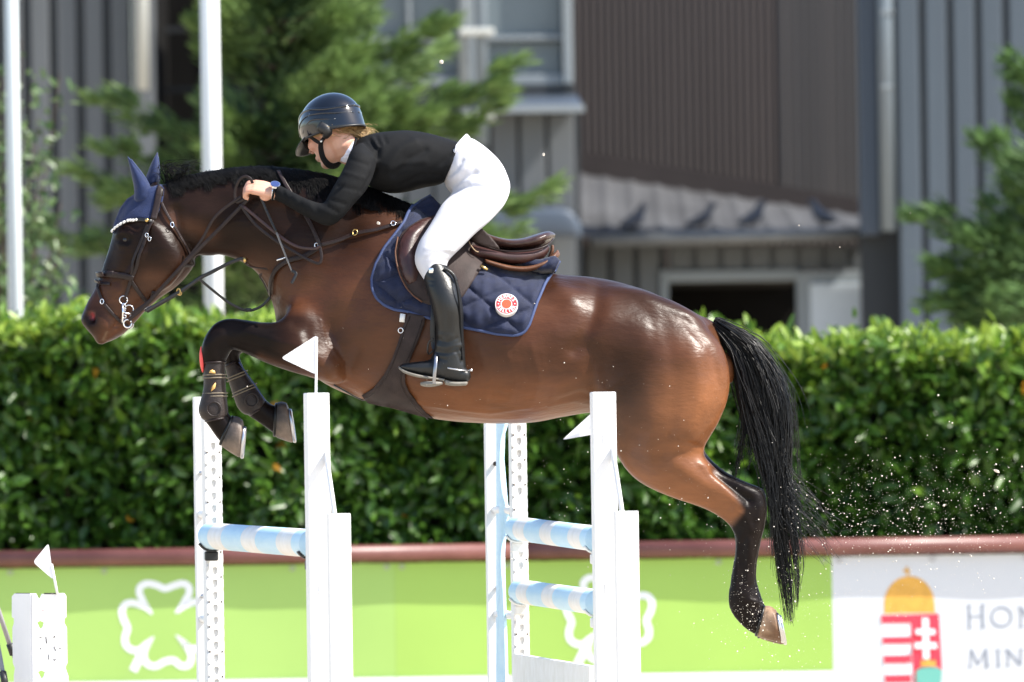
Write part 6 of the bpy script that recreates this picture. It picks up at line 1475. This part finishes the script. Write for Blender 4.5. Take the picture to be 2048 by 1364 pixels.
# pigeons on the lean-to roof
M['pigeon'] = mat('pigeon', (.06, .062, .07), .6, .3, var=.4, vscale=20)
names = ['leftmost dark pigeon sitting on the lean-to roof edge', 'dark pigeon second from the left on the roof edge', 'dark pigeon third from the left on the roof edge', 'rightmost dark pigeon sitting on the lean-to roof edge']
proto = None
for (px, py), lab in zip(((1268, 452), (1405, 452), (1506, 448), (1645, 446)), names):
    b = at(px, py, 39.5)
    if proto is None:
        mb = MB(); mb.loft([(1390, 448, 1388, 456, .01, 0), (1398, 444, 1398, 458, .03, 0), (1412, 436, 1414, 458, .045, 0), (1424, 428, 1428, 448, .038, 0), (1430, 418, 1436, 432, .022, 0), (1434, 412, 1440, 424, .02, 0), (1440, 412, 1444, 420, .014, 0)], n=14)
        V, Fc = remesh(mb, .008, 3); c0 = V.mean(0); V = (V - c0) * 2.6; V[:, 2] -= V[:, 2].min(); V[:, 2] += .03
        root = proto = mesh_obj('pigeon', V, Fc, M['pigeon'])
        bk = MB(); t = V[np.argmax(V[:, 0])]; bk.tube([tuple(t), (t[0] + .03, t[1], t[2] - .012)], [.008, .002], 6); bk.build('beak', M['bolt'], root)
        for s in (-1, 1): lg = MB(); lg.tube([(0, s * .03, .06), (.005, s * .03, 0)], .006, 6); lg.build('leg', M['bolt'], root)
    else:
        root = proto.copy(); COL.objects.link(root)
        for ch in proto.children: c = ch.copy(); COL.objects.link(c); c.parent = root; c.matrix_parent_inverse = Matrix()
    for ch in root.children: ch.matrix_parent_inverse = Matrix()
    u = (px - 1160) / 602; zz = fl.z * (1 - u) + fr_.z * u
    root.location = (b.x, 39.55, zz + .03); root.rotation_euler = (0, 0, {1268: .6, 1405: 0.2, 1506: .5, 1645: 2.6}[px])
    tag(root, lab, 'pigeon', 'pigeons on the lean-to roof')
# ================================================================== sand thrown up by the hind hooves
M['sand_grain'] = mat('sand_grain', (.70, .64, .56), .9, .2, var=.15, vscale=30)
sx, sy, sr, sY = [], [], [], []
def cloud(n, cx, cy, dx, dy, r0, r1, Y0, Y1):
    sx.append(cx + rng.normal(size=n) * dx); sy.append(cy + rng.normal(size=n) * dy); sr.append(r0 * .75 + (r1 - r0) * rng.random(n) ** 6); sY.append(rng.uniform(Y0, Y1, n))
cloud(2000, 1800, 1030, 150, 70, .45, 2.0, -.6, .6); cloud(800, 1700, 1180, 190, 110, .4, 1.6, -.6, .4); cloud(300, 1560, 1240, 60, 60, .5, 2.4, -.4, .2)
cloud(200, 1330, 960, 70, 110, .4, 1.8, -.5, .3); cloud(120, 1110, 960, 60, 100, .4, 1.8, -.5, .3); cloud(130, 1480, 1190, 18, 45, .4, 1.3, -.22, -.15); cloud(90, 1505, 1240, 12, 18, .5, 1.9, -.22, -.15)
cloud(60, 1950, 960, 70, 80, .6, 3.2, -.5, .5); cloud(40, 1210, 840, 14, 50, .5, 2.0, -1.4, -1.36); cloud(70, 950, 800, 260, 90, .4, 1.6, -.45, -.4); cloud(40, 1500, 600, 400, 250, .4, 1.6, -.5, -.3); cloud(60, 1580, 1130, 14, 70, .4, 1.2, -.12, -.06)
sx, sy, sr, sY = map(np.concatenate, (sx, sy, sr, sY)); oct_ = np.array([(1, 0, 0), (-1, 0, 0), (0, 1, 0), (0, -1, 0), (0, 0, 1), (0, 0, -1)], float); of = np.array([(0, 2, 4), (2, 1, 4), (1, 3, 4), (3, 0, 4), (2, 0, 5), (1, 2, 5), (3, 1, 5), (0, 3, 5)])
V = []; Fc = []
for x, y, r, Y in zip(sx, sy, sr, sY):
    c = np.array(at(x, y, Y)); s = oct_ * (r * MPX * rng.uniform(.6, 1.3, (6, 1))); a = rng.uniform(0, 6.28); R2 = np.array([[math.cos(a), 0, math.sin(a)], [0, 1, 0], [-math.sin(a), 0, math.cos(a)]]); Fc += (of + len(V)).tolist(); V += list(c + s @ R2.T)
tag(mesh_obj('sand_spray', V, Fc, M['sand_grain'], smooth=False), 'fine grains of sand flying up behind the horse', 'sand', kind='stuff')
for (px, py, r, lab) in ((1993, 942, (7, 3), 'long pale wood chip flying at the right edge before the hedge'), (883, 124, (4, 4), 'small pale clod flying above the rider back'), (1087, 309, (2.4, 3.4), 'tiny pale clod flying right of the breeches'), (757, 446, (3.6, 3.2), 'pale clod flying in front of the horse neck')):
    mb = MB(); c = at(px, py, -.4); mb.ball(c, (r[0] * MPX, r[1] * MPX, r[1] * MPX * .8), (Vector((.85, .2, -.48)).normalized(), Vector((.2, -1, 0)).normalized(), Vector((.48, 0, .85)).normalized()), 8, 6)
    VV = np.array(mb.v); VV = VV + (VV - np.array(c)) * (rng.uniform(-.4, .4, (len(VV), 1)))
    tag(mesh_obj('sand_clod', VV, mb.f, M['sand_grain'], smooth=False), lab, 'clod', 'clods of sand in the air')
